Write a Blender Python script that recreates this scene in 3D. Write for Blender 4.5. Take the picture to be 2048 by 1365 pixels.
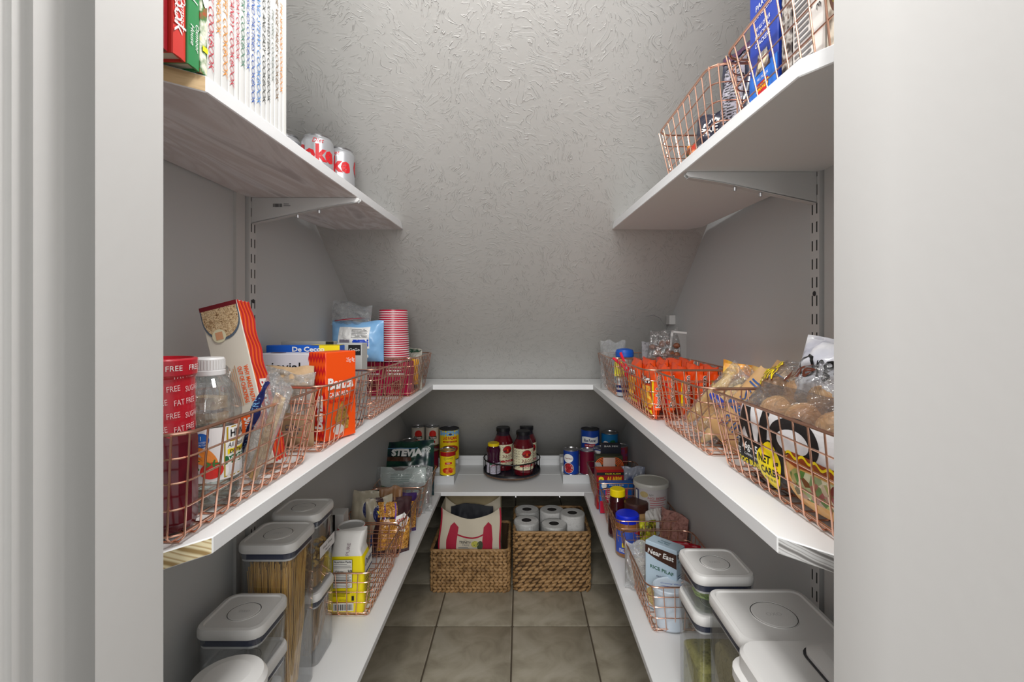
import bpy, bmesh, math, random
from mathutils import Vector, Matrix, Euler, noise
R = math.radians
PI = math.pi
random.seed(7)
for o in list(bpy.data.objects): bpy.data.objects.remove(o)
SC = bpy.context.scene
COL = SC.collection
H = 1.221            # lens height above the floor
F = 952.6            # focal length in pixels of a 2048 wide frame
# ---------------------------------------------------------------- camera, world, lights, exposure
cd = bpy.data.cameras.new('camera'); cam = bpy.data.objects.new('camera', cd); COL.objects.link(cam)
cam.location = (0, 0, H); cam.rotation_euler = (R(90), 0, 0)
cd.sensor_width = 36; cd.lens = F / 2048 * 36; cd.shift_x = -17 / 2048; cd.shift_y = -40.5 / 2048
cd.clip_start = .02
SC.camera = cam
w = bpy.data.worlds.new('room_light'); SC.world = w; w.use_nodes = True
w.node_tree.nodes['Background'].inputs[0].default_value = (1.0, .99, .975, 1)
w.node_tree.nodes['Background'].inputs[1].default_value = 0.47
def light(name, kind, loc, energy, size=.1, rot=(0, 0, 0), color=(1, 1, 1), sy=None):
    l = bpy.data.lights.new(name, kind); l.energy = energy; l.color = color
    if kind == 'POINT': l.shadow_soft_size = size
    if kind == 'AREA':
        l.size = size
        if sy: l.shape = 'RECTANGLE'; l.size_y = sy
    o = bpy.data.objects.new(name, l); o.location = loc; o.rotation_euler = rot; COL.objects.link(o); return o
light('closet_ceiling_lamp', 'AREA', (-.05, .56, H + .79), 3.7, .16, (0, 0, 0), (1, .985, .965))
light('doorway_fill_light', 'AREA', (-.05, -1.3, 1.85), 27, 1.0, (R(76), 0, 0), (1, .995, .98))  # added soft fill behind the lens, aimed in through the doorway
SC.view_settings.view_transform = 'Standard'; SC.view_settings.look = 'None'
SC.view_settings.exposure = 0.85; SC.view_settings.gamma = 1; SC.view_settings.use_curve_mapping = False

# ---------------------------------------------------------------- materials
def lin(c):
    c = c / 255
    return c / 12.92 if c <= .04045 else ((c + .055) / 1.055) ** 2.4
def C(r, g, b): return (lin(r), lin(g), lin(b), 1)
_M = {}
def mat(name, col, rough=.5, metal=0, bump=None, spec=.5, coat=0):
    """plain principled; bump=(scale, strength, distance)"""
    if name in _M: return _M[name]
    m = bpy.data.materials.new(name); m.use_nodes = True; n = m.node_tree.nodes; l = m.node_tree.links
    b = n['Principled BSDF']; b.inputs['Base Color'].default_value = C(*col)
    b.inputs['Roughness'].default_value = rough; b.inputs['Metallic'].default_value = metal
    b.inputs['Specular IOR Level'].default_value = spec; b.inputs['Coat Weight'].default_value = coat
    if bump:
        tc = n.new('ShaderNodeTexCoord'); t = n.new('ShaderNodeTexNoise'); t.inputs['Scale'].default_value = bump[0]
        t.inputs['Detail'].default_value = 4; bp = n.new('ShaderNodeBump')
        bp.inputs['Strength'].default_value = bump[1]; bp.inputs['Distance'].default_value = bump[2]
        l.new(tc.outputs['Object'], t.inputs['Vector']); l.new(t.outputs[0], bp.inputs['Height']); l.new(bp.outputs[0], b.inputs['Normal'])
    _M[name] = m; return m
def mottle(name, cols, scale=60, rough=.5, stretch=(1, 1, 1), kind='noise', detail=4, bump=0, rot=(0, 0, 0), dist=0, spec=.5):
    """several colours mixed by a procedural pattern in object space"""
    if name in _M: return _M[name]
    m = bpy.data.materials.new(name); m.use_nodes = True; n = m.node_tree.nodes; l = m.node_tree.links
    b = n['Principled BSDF']; b.inputs['Roughness'].default_value = rough; b.inputs['Specular IOR Level'].default_value = spec
    tc = n.new('ShaderNodeTexCoord'); mp = n.new('ShaderNodeMapping'); mp.inputs['Scale'].default_value = stretch; mp.inputs['Rotation'].default_value = rot
    l.new(tc.outputs['Object'], mp.inputs[0])
    if kind == 'noise':
        t = n.new('ShaderNodeTexNoise'); t.inputs['Scale'].default_value = scale; t.inputs['Detail'].default_value = detail; t.inputs['Distortion'].default_value = dist; out = t.outputs[0]
    elif kind == 'wave':
        t = n.new('ShaderNodeTexWave'); t.inputs['Scale'].default_value = scale; t.inputs['Distortion'].default_value = dist; t.inputs['Detail'].default_value = 2; out = t.outputs['Fac' if 'Fac' in t.outputs else 1]
    else:
        t = n.new('ShaderNodeTexVoronoi'); t.inputs['Scale'].default_value = scale; out = t.outputs['Color']
    l.new(mp.outputs[0], t.inputs['Vector'])
    r = n.new('ShaderNodeValToRGB'); e = r.color_ramp.elements
    k = len(cols); lo, hi = (.32, .68) if kind == 'noise' else (.05, .95)
    e[0].position = lo; e[0].color = C(*cols[0]); e[1].position = hi; e[1].color = C(*cols[-1])
    for i in range(1, k - 1):
        q = e.new(lo + (hi - lo) * i / (k - 1)); q.color = C(*cols[i])
    if kind == 'voronoi':
        s = n.new('ShaderNodeSeparateColor'); l.new(out, s.inputs[0]); out = s.outputs[0]
    l.new(out, r.inputs[0]); l.new(r.outputs[0], b.inputs['Base Color'])
    if bump:
        bp = n.new('ShaderNodeBump'); bp.inputs['Strength'].default_value = bump; bp.inputs['Distance'].default_value = .002
        l.new(t.outputs[0], bp.inputs['Height']); l.new(bp.outputs[0], b.inputs['Normal'])
    _M[name] = m; return m
def clear(name, tint=(252, 253, 253), gloss=.10, rough=.04, bump=None, milk=0, edge=.42, milkcol=(235, 238, 240)):
    """thin clear plastic or film: transparent + fresnel reflection (+ a little milkiness)"""
    if name in _M: return _M[name]
    m = bpy.data.materials.new(name); m.use_nodes = True; n = m.node_tree.nodes; l = m.node_tree.links; n.clear()
    out = n.new('ShaderNodeOutputMaterial'); tr = n.new('ShaderNodeBsdfTransparent'); tr.inputs[0].default_value = C(*tint)
    gl = n.new('ShaderNodeBsdfGlossy'); gl.inputs['Roughness'].default_value = rough
    lw = n.new('ShaderNodeLayerWeight'); lw.inputs[0].default_value = .35
    ad = n.new('ShaderNodeMath'); ad.operation = 'MULTIPLY_ADD'; ad.inputs[1].default_value = edge; ad.inputs[2].default_value = gloss * .4; ad.use_clamp = True
    mx = n.new('ShaderNodeMixShader'); l.new(lw.outputs['Fresnel'], ad.inputs[0]); l.new(ad.outputs[0], mx.inputs[0])
    l.new(tr.outputs[0], mx.inputs[1]); l.new(gl.outputs[0], mx.inputs[2]); last = mx
    if milk:
        df = n.new('ShaderNodeBsdfDiffuse'); df.inputs[0].default_value = C(*milkcol); m2 = n.new('ShaderNodeMixShader'); m2.inputs[0].default_value = milk
        l.new(mx.outputs[0], m2.inputs[1]); l.new(df.outputs[0], m2.inputs[2]); last = m2
    if bump:
        tc = n.new('ShaderNodeTexCoord'); t = n.new('ShaderNodeTexNoise'); t.inputs['Scale'].default_value = bump[0]; t.inputs['Detail'].default_value = 3; t.inputs['Distortion'].default_value = 1.5
        bp = n.new('ShaderNodeBump'); bp.inputs['Strength'].default_value = bump[1]; bp.inputs['Distance'].default_value = bump[2]
        l.new(tc.outputs['Object'], t.inputs['Vector']); l.new(t.outputs[0], bp.inputs['Height']); l.new(bp.outputs[0], gl.inputs['Normal']); l.new(bp.outputs[0], lw.inputs['Normal'])
    l.new(last.outputs[0], out.inputs[0]); _M[name] = m; return m
def paint(name, col, ridge=0, scale=14, fine=.12):
    """wall paint, with optional trowelled ridges as relief"""
    m = bpy.data.materials.new(name); m.use_nodes = True; n = m.node_tree.nodes; l = m.node_tree.links
    b = n['Principled BSDF']; b.inputs['Base Color'].default_value = C(*col); b.inputs['Roughness'].default_value = .5 if ridge else .55
    b.inputs['Specular IOR Level'].default_value = .35
    tc = n.new('ShaderNodeTexCoord')
    f = n.new('ShaderNodeTexNoise'); f.inputs['Scale'].default_value = 260; f.inputs['Detail'].default_value = 2; l.new(tc.outputs['Object'], f.inputs['Vector'])
    b1 = n.new('ShaderNodeBump'); b1.inputs['Strength'].default_value = fine; b1.inputs['Distance'].default_value = .0008; l.new(f.outputs[0], b1.inputs['Height'])
    l.new(b1.outputs[0], b.inputs['Normal'])
    if ridge:
        # trowel strokes: thin raised lines whose direction turns from patch to patch
        al = n.new('ShaderNodeMapping'); al.inputs['Rotation'].default_value = (R(39), 0, 0); l.new(tc.outputs['Object'], al.inputs[0])
        wn = n.new('ShaderNodeTexNoise'); wn.inputs['Scale'].default_value = 9; l.new(al.outputs[0], wn.inputs['Vector'])
        wm = n.new('ShaderNodeVectorMath'); wm.operation = 'MULTIPLY_ADD'; wm.inputs[1].default_value = (.12, .12, 0); l.new(wn.outputs['Color'], wm.inputs[0]); l.new(al.outputs[0], wm.inputs[2])
        vo = n.new('ShaderNodeTexVoronoi'); vo.voronoi_dimensions = '2D'; vo.inputs['Scale'].default_value = 7; l.new(wm.outputs[0], vo.inputs['Vector'])
        vs_ = n.new('ShaderNodeVectorMath'); vs_.operation = 'SUBTRACT'; l.new(wm.outputs[0], vs_.inputs[0]); l.new(vo.outputs['Position'], vs_.inputs[1])
        sc_ = n.new('ShaderNodeSeparateColor'); l.new(vo.outputs['Color'], sc_.inputs[0])
        ma = n.new('ShaderNodeMath'); ma.operation = 'MULTIPLY'; ma.inputs[1].default_value = 6.28; l.new(sc_.outputs[0], ma.inputs[0])
        rv = n.new('ShaderNodeVectorRotate'); rv.rotation_type = 'Z_AXIS'; l.new(vs_.outputs[0], rv.inputs['Vector']); l.new(ma.outputs[0], rv.inputs['Angle'])
        ofs = n.new('ShaderNodeVectorMath'); ofs.operation = 'MULTIPLY_ADD'; ofs.inputs[1].default_value = (7, 7, 0); l.new(vo.outputs['Color'], ofs.inputs[0]); l.new(rv.outputs[0], ofs.inputs[2])
        mp = n.new('ShaderNodeMapping'); mp.inputs['Scale'].default_value = (1.0, .27, 1); l.new(ofs.outputs[0], mp.inputs[0])
        t = n.new('ShaderNodeTexNoise'); t.inputs['Scale'].default_value = scale * 8; t.inputs['Detail'].default_value = 1.5; t.inputs['Distortion'].default_value = .5; l.new(mp.outputs[0], t.inputs['Vector'])
        r = n.new('ShaderNodeValToRGB'); e = r.color_ramp.elements; e[0].position = .484; e[0].color = (0, 0, 0, 1); e[1].position = .50; e[1].color = (1, 1, 1, 1); q_ = e.new(.52); q_.color = (.25, .25, .25, 1); q_ = e.new(.60); q_.color = (.1, .1, .1, 1)
        l.new(t.outputs[0], r.inputs[0])
        mk = n.new('ShaderNodeTexNoise'); mk.inputs['Scale'].default_value = 55; l.new(al.outputs[0], mk.inputs['Vector'])
        mr_ = n.new('ShaderNodeValToRGB'); mr_.color_ramp.elements[0].position = .42; mr_.color_ramp.elements[1].position = .56; l.new(mk.outputs[0], mr_.inputs[0])
        mm2 = n.new('ShaderNodeMath'); mm2.operation = 'MULTIPLY'; l.new(r.outputs[0], mm2.inputs[0]); l.new(mr_.outputs[0], mm2.inputs[1])
        b2 = n.new('ShaderNodeBump'); b2.inputs['Strength'].default_value = ridge; b2.inputs['Distance'].default_value = .0015
        l.new(mm2.outputs[0], b2.inputs['Height']); l.new(b1.outputs[0], b2.inputs['Normal']); l.new(b2.outputs[0], b.inputs['Normal'])
    return m

# ---------------------------------------------------------------- mesh builder
class MB:
    def __init__(s): s.v = []; s.f = []; s.mi = []; s.mats = []; s.X = None
    def m(s, mt):
        if mt not in s.mats: s.mats.append(mt)
        return s.mats.index(mt)
    def add(s, vs, fs, mt):
        o = len(s.v); X = s.X
        s.v += [tuple(X @ Vector(p)) if X else tuple(p) for p in vs]
        k = s.m(mt)
        for f in fs: s.f.append(tuple(i + o for i in f)); s.mi.append(k)
    def box(s, x0, y0, z0, x1, y1, z1, mt, **k):
        """k: front(-y) back(+y) left(-x) right(+x) top bottom materials"""
        V = [(x0, y0, z0), (x1, y0, z0), (x1, y1, z0), (x0, y1, z0), (x0, y0, z1), (x1, y0, z1), (x1, y1, z1), (x0, y1, z1)]
        o = len(s.v); s.v += [tuple(s.X @ Vector(p)) if s.X else p for p in V]
        for nm, f in (('bottom', (3, 2, 1, 0)), ('top', (4, 5, 6, 7)), ('front', (0, 1, 5, 4)), ('right', (1, 2, 6, 5)), ('back', (2, 3, 7, 6)), ('left', (3, 0, 4, 7))):
            s.f.append(tuple(i + o for i in f)); s.mi.append(s.m(k.get(nm) or mt))
    def lathe(s, prof, mt, n=32, cx=0, cy=0, mats=None, sx=1, sy=1):
        vs = []; 
        for r, z in prof:
            for i in range(n):
                a = 2 * PI * i / n; vs.append((cx + r * sx * math.cos(a), cy + r * sy * math.sin(a), z))
        for j in range(len(prof) - 1):
            mm = mats[j] if mats else mt
            o = j * n
            s.add([vs[o + i] for i in range(2 * n)], [(i, (i + 1) % n, n + (i + 1) % n, n + i) for i in range(n)], mm)
    def disc(s, r, z, mt, n=32, cx=0, cy=0, up=True, sx=1, sy=1):
        vs = [(cx + r * sx * math.cos(2 * PI * i / n), cy + r * sy * math.sin(2 * PI * i / n), z) for i in range(n)]
        s.add(vs, [tuple(range(n)) if up else tuple(reversed(range(n)))], mt)
    def loft(s, loops, mt, cap0=True, cap1=True):
        n = len(loops[0]); vs = [p for L in loops for p in L]; fs = []
        for j in range(len(loops) - 1):
            for i in range(n): fs.append((j * n + i, j * n + (i + 1) % n, (j + 1) * n + (i + 1) % n, (j + 1) * n + i))
        if cap0: fs.append(tuple(reversed(range(n))))
        if cap1: fs.append(tuple(range((len(loops) - 1) * n, len(loops) * n)))
        s.add(vs, fs, mt)
    def prism(s, poly, z0, z1, mt):
        s.loft([[(x, y, z0) for x, y in poly], [(x, y, z1) for x, y in poly]], mt)
    def tube(s, pts, r, mt, n=6, closed=False, r1=None):
        P = [Vector(p) for p in pts]; m = len(P); loops = []; up = None
        for i in range(m):
            a = P[(i - 1) % m] if (closed or i > 0) else P[i]; b = P[(i + 1) % m] if (closed or i < m - 1) else P[i]
            t = (b - a).normalized()
            if up is None:
                up = Vector((0, 0, 1)) if abs(t.z) < .9 else Vector((1, 0, 0))
            sd = t.cross(up); 
            if sd.length < 1e-5: sd = t.cross(Vector((0, 1, 0)))
            sd.normalize(); up = sd.cross(t).normalized()
            rr = r if r1 is None else r + (r1 - r) * i / (m - 1)
            loops.append([tuple(P[i] + (sd * math.cos(2 * PI * k / n) + up * math.sin(2 * PI * k / n)) * rr) for k in range(n)])
        if closed:
            vs = [p for L in loops for p in L]
            s.add(vs, [(j * n + i, j * n + (i + 1) % n, ((j + 1) % m) * n + (i + 1) % n, ((j + 1) % m) * n + i) for j in range(m) for i in range(n)], mt)
        else: s.loft(loops, mt)
    def ell(s, c, rad, mt, n=8, k=5, rot=None):
        loops = []
        M3 = rot.to_matrix() if rot else Matrix.Identity(3)
        vs = [tuple(Vector(c) + M3 @ Vector((0, 0, -rad[2])))]
        for j in range(1, k):
            a = -PI / 2 + PI * j / k
            for i in range(n):
                b = 2 * PI * i / n
                vs.append(tuple(Vector(c) + M3 @ Vector((rad[0] * math.cos(a) * math.cos(b), rad[1] * math.cos(a) * math.sin(b), rad[2] * math.sin(a)))))
        vs.append(tuple(Vector(c) + M3 @ Vector((0, 0, rad[2])))); T = len(vs) - 1
        fs = [(0, 1 + (i + 1) % n, 1 + i) for i in range(n)]
        for j in range(k - 2):
            for i in range(n): fs.append((1 + j * n + i, 1 + j * n + (i + 1) % n, 1 + (j + 1) * n + (i + 1) % n, 1 + (j + 1) * n + i))
        fs += [(T, 1 + (k - 2) * n + i, 1 + (k - 2) * n + (i + 1) % n) for i in range(n)]
        s.add(vs, fs, mt)
    def build(s, name, parent=None, smooth=True, ang=35, **props):
        me = bpy.data.meshes.new(name); me.from_pydata(s.v, [], s.f)
        for q in s.mats: me.materials.append(q)
        me.polygons.foreach_set('material_index', s.mi)
        if smooth:
            me.polygons.foreach_set('use_smooth', [True] * len(me.polygons)); me.set_sharp_from_angle(angle=R(ang))
        me.update()
        o = bpy.data.objects.new(name, me); COL.objects.link(o)
        if parent: o.parent = parent
        for k, q in props.items(): o[k] = q
        return o
def rrect(w, d, rad, z=0, n=5, cx=0, cy=0):
    pts = []
    for sx, sy, a0 in ((1, 1, 0), (-1, 1, 90), (-1, -1, 180), (1, -1, 270)):
        for i in range(n + 1):
            a = R(a0 + 90 * i / n); pts.append((cx + sx * (w / 2 - rad) + rad * math.cos(a), cy + sy * (d / 2 - rad) + rad * math.sin(a), z))
    return pts
def tag(o, label, cat, group=None):
    o['label'] = label; o['category'] = cat
    if group: o['group'] = group
    return o
def empty(name, loc=(0, 0, 0), rz=0, label=None, cat=None, group=None, rot=None):
    o = bpy.data.objects.new(name, None); COL.objects.link(o); o.empty_display_size = .05
    o.location = loc; o.rotation_euler = rot or (0, 0, R(rz))
    if label: tag(o, label, cat, group)
    return o
def struct(o): o['kind'] = 'structure'; return o

# ---------------------------------------------------------------- flat print on surfaces
_T = {}
def glyphs(s, shear, off):
    k = (s, shear, off)
    if k in _T: return _T[k]
    c = bpy.data.curves.new('t', 'FONT'); c.body = s; c.size = 1; c.resolution_u = 2; c.shear = shear; c.offset = off
    c.fill_mode = 'FRONT' if hasattr(c, 'fill_mode') else c.fill_mode
    ob = bpy.data.objects.new('t', c); me = bpy.data.meshes.new_from_object(ob)
    vs = [(v.co.x, v.co.y) for v in me.vertices]; fs = [tuple(p.vertices) for p in me.polygons]
    bpy.data.objects.remove(ob); bpy.data.curves.remove(c); bpy.data.meshes.remove(me)
    _T[k] = (vs, fs); return _T[k]
class Flat:
    def __init__(s, o, U, V): s.o = Vector(o); s.U = Vector(U); s.V = Vector(V); s.N = s.U.cross(s.V); s.maxe = 9
    def __call__(s, u, v, off): return s.o + s.U * u + s.V * v + s.N * off
class Cyl:
    def __init__(s, r, zc, a0=0, cx=0, cy=0, slope=0): s.r = r; s.zc = zc; s.a0 = R(a0); s.cx = cx; s.cy = cy; s.maxe = r * .35; s.slope = slope
    def __call__(s, u, v, off):
        a = u / s.r + s.a0; rr = s.r + off + v * s.slope
        return Vector((s.cx + rr * math.sin(a), s.cy - rr * math.cos(a), s.zc + v))
class Print:
    L = .00025
    def __init__(s, face): s.b = MB(); s.face = face
    def tris(s, pts, faces, mt, layer):
        me = s.face.maxe; off = .0004 + s.L * layer; P = [tuple(p) for p in pts]; F2 = []
        st = []
        for f in faces:
            for i in range(1, len(f) - 1): st.append((P[f[0]], P[f[i]], P[f[i + 1]]))
        out = []
        it = 0
        while st and it < 60000:
            it += 1
            a, b, c = st.pop()
            d = [math.dist(a, b), math.dist(b, c), math.dist(c, a)]; m = max(d)
            if m <= me: out.append((a, b, c)); continue
            i = d.index(m); t = (a, b, c); p, q, r = t[i], t[(i + 1) % 3], t[(i + 2) % 3]
            h = ((p[0] + q[0]) / 2, (p[1] + q[1]) / 2); st.append((p, h, r)); st.append((h, q, r))
        idx = {}; vs = []; fs = []
        for t in out:
            ff = []
            for p in t:
                k = (round(p[0], 6), round(p[1], 6))
                if k not in idx: idx[k] = len(vs); vs.append(tuple(s.face(p[0], p[1], off)))
                ff.append(idx[k])
            if len(set(ff)) == 3: fs.append(tuple(ff))
        s.b.add(vs, fs, mt)
    def rect(s, u0, v0, u1, v1, mt, layer=0): s.tris([(u0, v0), (u1, v0), (u1, v1), (u0, v1)], [(0, 1, 2, 3)], mt, layer); return s
    def poly(s, pts, mt, layer=0):
        c = (sum(p[0] for p in pts) / len(pts), sum(p[1] for p in pts) / len(pts)); n = len(pts)
        s.tris(list(pts) + [c], [(i, (i + 1) % n, n) for i in range(n)], mt, layer); return s
    def ell(s, u, v, ru, rv, mt, layer=0, n=24, a=0):
        ca, sa = math.cos(R(a)), math.sin(R(a))
        return s.poly([(u + ru * math.cos(2 * PI * i / n) * ca - rv * math.sin(2 * PI * i / n) * sa, v + ru * math.cos(2 * PI * i / n) * sa + rv * math.sin(2 * PI * i / n) * ca) for i in range(n)], mt, layer)
    def ring(s, u, v, r0, r1, mt, layer=0, n=24, a0=0, a1=360, sy=1):
        n2 = n; P = []
        for i in range(n2 + 1):
            a = R(a0 + (a1 - a0) * i / n2); P += [(u + r0 * math.cos(a), v + r0 * math.sin(a) * sy), (u + r1 * math.cos(a), v + r1 * math.sin(a) * sy)]
        s.tris(P, [(2 * i, 2 * i + 1, 2 * i + 3, 2 * i + 2) for i in range(n2)], mt, layer); return s
    def text(s, t, u, v, size, mt, layer=1, rot=0, fit=None, al='c', bold=0, shear=0):
        vs, fs = glyphs(t, shear, bold)
        if not vs: return s
        x0 = min(p[0] for p in vs); x1 = max(p[0] for p in vs); k = size / .7; sx = k
        if fit: sx = fit / max(x1 - x0, 1e-6)
        ax = {'c': (x0 + x1) / 2, 'l': x0, 'r': x1}[al]; ca, sa = math.cos(R(rot)), math.sin(R(rot)); P = []
        for x, y in vs:
            X = (x - ax) * sx; Y = (y - .35) * k; P.append((u + X * ca - Y * sa, v + X * sa + Y * ca))
        s.tris(P, fs, mt, layer); return s
    def lines(s, u0, v0, u1, v1, n, mt, layer=1, th=.45, seed=1, rag=.3):
        r = random.Random(seed); st = (v1 - v0) / n
        for i in range(n):
            a = v0 + st * (i + .5 - th / 2); e = u1 - (u1 - u0) * rag * r.random(); s.rect(u0, a, e, a + st * th, mt, layer)
        return s
    def bars(s, u0, v0, u1, v1, mt, layer=1, seed=3):
        r = random.Random(seed); x = u0; 
        while x < u1:
            w_ = r.choice((1, 1, 2, 3)) * (u1 - u0) / 60; s.rect(x, v0, min(x + w_, u1), v1, mt, layer); x += w_ + r.choice((1, 1, 2)) * (u1 - u0) / 60
        return s
    def wave(s, u0, v0, u1, v1, amp, wl, th, mt, layer=1, vertical=False, ph=0):
        L = math.hypot(u1 - u0, v1 - v0); n = max(6, int(L / wl * 10)); dx, dy = (u1 - u0) / L, (v1 - v0) / L; P = []
        for i in range(n + 1):
            t = L * i / n; o = amp * math.sin(2 * PI * t / wl + ph)
            for q in (-th / 2, th / 2): P.append((u0 + dx * t - dy * (o + q), v0 + dy * t + dx * (o + q)))
        s.tris(P, [(2 * i, 2 * i + 2, 2 * i + 3, 2 * i + 1) for i in range(n)], mt, layer); return s
    def done(s, parent, name='printed_label'): return s.b.build(name, parent, smooth=False)

# ---------------------------------------------------------------- common materials
WHITE = mat('ink_white', (240, 240, 238), .5); BLACK = mat('ink_black', (22, 22, 24), .5); RED = mat('ink_red', (200, 24, 34), .45)
NAVY = mat('ink_navy', (24, 34, 92), .45); BLUE = mat('ink_blue', (18, 88, 190), .45); YEL = mat('ink_yellow', (246, 222, 20), .45)
ORG = mat('ink_orange', (240, 96, 24), .45); DRED = mat('ink_dark_red', (120, 20, 34), .45); GREEN = mat('ink_green', (28, 104, 62), .45)
CREAM = mat('ink_cream', (232, 224, 190), .5); GREY = mat('ink_grey', (120, 120, 122), .5); BROWN = mat('ink_brown', (84, 48, 30), .5)
LBLUE = mat('ink_light_blue', (120, 176, 224), .45); MAG = mat('ink_magenta', (186, 20, 72), .45); TEAL = mat('ink_teal', (30, 110, 120), .45)
COPPER = mat('copper_wire', (236, 186, 162), .27, 1.0)
STEEL = mat('steel_can', (190, 190, 192), .28, 1.0)
DGREY = mat('dark_grey_plastic', (46, 46, 50), .45)
SHELFW = mat('shelf_white_paint', (232, 233, 233), .45, bump=(30, .08, .001))
OXW = mat('lid_white_plastic', (222, 221, 219), .38); GASK = mat('gasket_navy', (42, 50, 78), .35)
FILM = clear('clear_film', gloss=.25, rough=.12, bump=(38, 1.0, .02), milk=.10)
FILM2 = clear('clear_crinkled_film', gloss=.35, rough=.15, bump=(60, 1.0, .02), milk=.13)
PLAS = clear('clear_container_plastic', (252, 253, 254), .12, .03, milk=.022, edge=.26)
GLASS = clear('bottle_clear_glass', (250, 252, 252), .2, .02, milk=.03)
# ================================================================ the room
XL, XR = -.570, .520
ZU, ZM, ZL = H + .275, H - .237, H - .748      # tops of upper, middle and lower shelves
def slopeY(z):
    h = z - H
    return 1.655 - 1.235 * h if h > -.237 else 1.9477 - 1.45 * (h + .237)   # the underside of the stairs
YD = .44                                         # inner face of the front wall
wallp = paint('wall_paint_grey', (197, 199, 199)); slopep = paint('textured_paint_grey', (184, 183, 180), ridge=.7, scale=14)  # light balance put into the greys: walls raised, slope lowered
trimp = mat('trim_paint', (196, 195, 193), .45, bump=(60, .15, .001))

# floor: grout bed with single tiles
grout = mat('grout', (92, 82, 68), .8, bump=(200, .2, .001))
tilem = [mottle('floor_tile_%d' % i, [(150 + i * 3, 142 + i * 3, 124 + i * 3), (172, 164, 146), (184, 177, 161)], 9, .42, dist=1.2, detail=8) for i in range(2)]
b = MB(); b.box(-2.2, -1.6, -.05, 2.2, 3.3, -.004, grout); floor = struct(b.build('floor'))
g = .3048; gx = -.0328; gy = 1.9036; hw = (g - .006) / 2
tm = []
for q in tilem:
    b = MB(); b.loft([rrect(g - .006, g - .006, .004, -.006, 1), rrect(g - .006, g - .006, .004, -.0015, 1), rrect(g - .011, g - .011, .004, 0, 1)], q)
    t = b.build('tile', floor); tm.append(t)
first = [True, True]
for i in range(-2, 3):
    for j in range(-8, 5):
        x = gx + (i + .5) * g; y = gy + (j + .5) * g
        if j < -5 or abs(x) > 1.0: continue
        x0, x1 = x - hw, x + hw
        k = (i * 3 + j * 5) % 2
        if first[k]: t = tm[k]; first[k] = False
        else: t = tm[k].copy(); COL.objects.link(t)
        t.location = (x, y, 0)
# walls (solid boxes), sloped ceiling slab, header
def wallbox(name, *a, m=wallp, **k):
    b = MB(); b.box(*a, m); return struct(b.build(name, smooth=False))
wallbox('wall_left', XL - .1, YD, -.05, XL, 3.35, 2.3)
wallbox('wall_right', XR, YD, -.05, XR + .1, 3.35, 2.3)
b = MB(); zt = 2.2
n_ = Vector((0, 1.235, 1)).normalized() * .08
z0 = -.02; z1 = 2.25
for X in (0,):
    vs = []
    zk = H - .237; pr_ = [(slopeY(z0), z0), (slopeY(zk), zk), (slopeY(z1), z1), (slopeY(z1) + .14, z1), (slopeY(zk) + .14, zk), (slopeY(z0) + .14, z0)]
    for x in (XL - .1, XR + .1): vs += [(x, y_, z_) for y_, z_ in pr_]
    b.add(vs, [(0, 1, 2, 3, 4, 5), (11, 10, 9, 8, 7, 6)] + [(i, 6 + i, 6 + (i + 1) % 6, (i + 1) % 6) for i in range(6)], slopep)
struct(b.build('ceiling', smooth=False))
# front wall around the doorway
JL, JR, YO = -.330, .2895, .372
wallbox('wall_front', XL - .1, .30, 2.02, XR + .1, YD, 2.5)
wallbox('wall_front_left', -1.6, .315, -.05, -.362, YD, 2.5)
wallbox('wall_front_right', .325, .27, -.05, 1.6, YD, 2.5)
# left jamb with stop, step, moulded casing, slots deepened for shade, one board each
b = MB(); P = [(JL, YD), (JL, .3695), (JL - .0025, .3755), (-.342, .430), (-.3612, .430), (-.3540, .3760), (-.3528, .3700), (-.3518, .3655), (-.3515, .3435), (-.3545, .3540), (-.3610, .3540), (-.3576, .3415), (-.3574, .3345), (-.3612, .3415), (-.3615, .300), (-.385, .298), (-.47, .296), (-.47, .315), (-.372, .315), (-.372, YD)]
b.prism([(x, y) for x, y in reversed(P)], 0, 2.04, trimp); o = b.build('trim_1', ang=25); struct(o)
b = MB(); P = [(JR, YD), (JR, .3728), (.2899, .3715), (.2899, .262), (.40, .258), (.40, .27), (.326, .27), (.326, YD)]
b.prism(P, 0, 2.04, trimp); struct(b.build('trim_2', ang=25))
b = MB(); b.box(JL, .30, 2.0, JR, YD + .005, 2.03, trimp); struct(b.build('trim_3', smooth=False))
# narrow vertical strips beside the shelf standards
b = MB(); b.box(XL, .945, 0, XL + .006, .975, slopeY(.975) and 1.77, trimp); struct(b.build('trim_4', smooth=False))
b = MB(); b.box(XR - .006, .775, 0, XR, .806, 1.9, trimp); struct(b.build('trim_5', smooth=False))
# small white outlet block high in the corner of the right wall
b = MB(); b.loft([[(x, y, z) for y, z in ((1.60, H - .012), (1.636, H - .012), (1.636, H + .018), (1.60, H + .018))] for x in (XR, XR - .02)], trimp); tag(b.build('corner_block', smooth=False), 'small white plastic block fixed in the corner where the right wall meets the slope', 'block')

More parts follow.
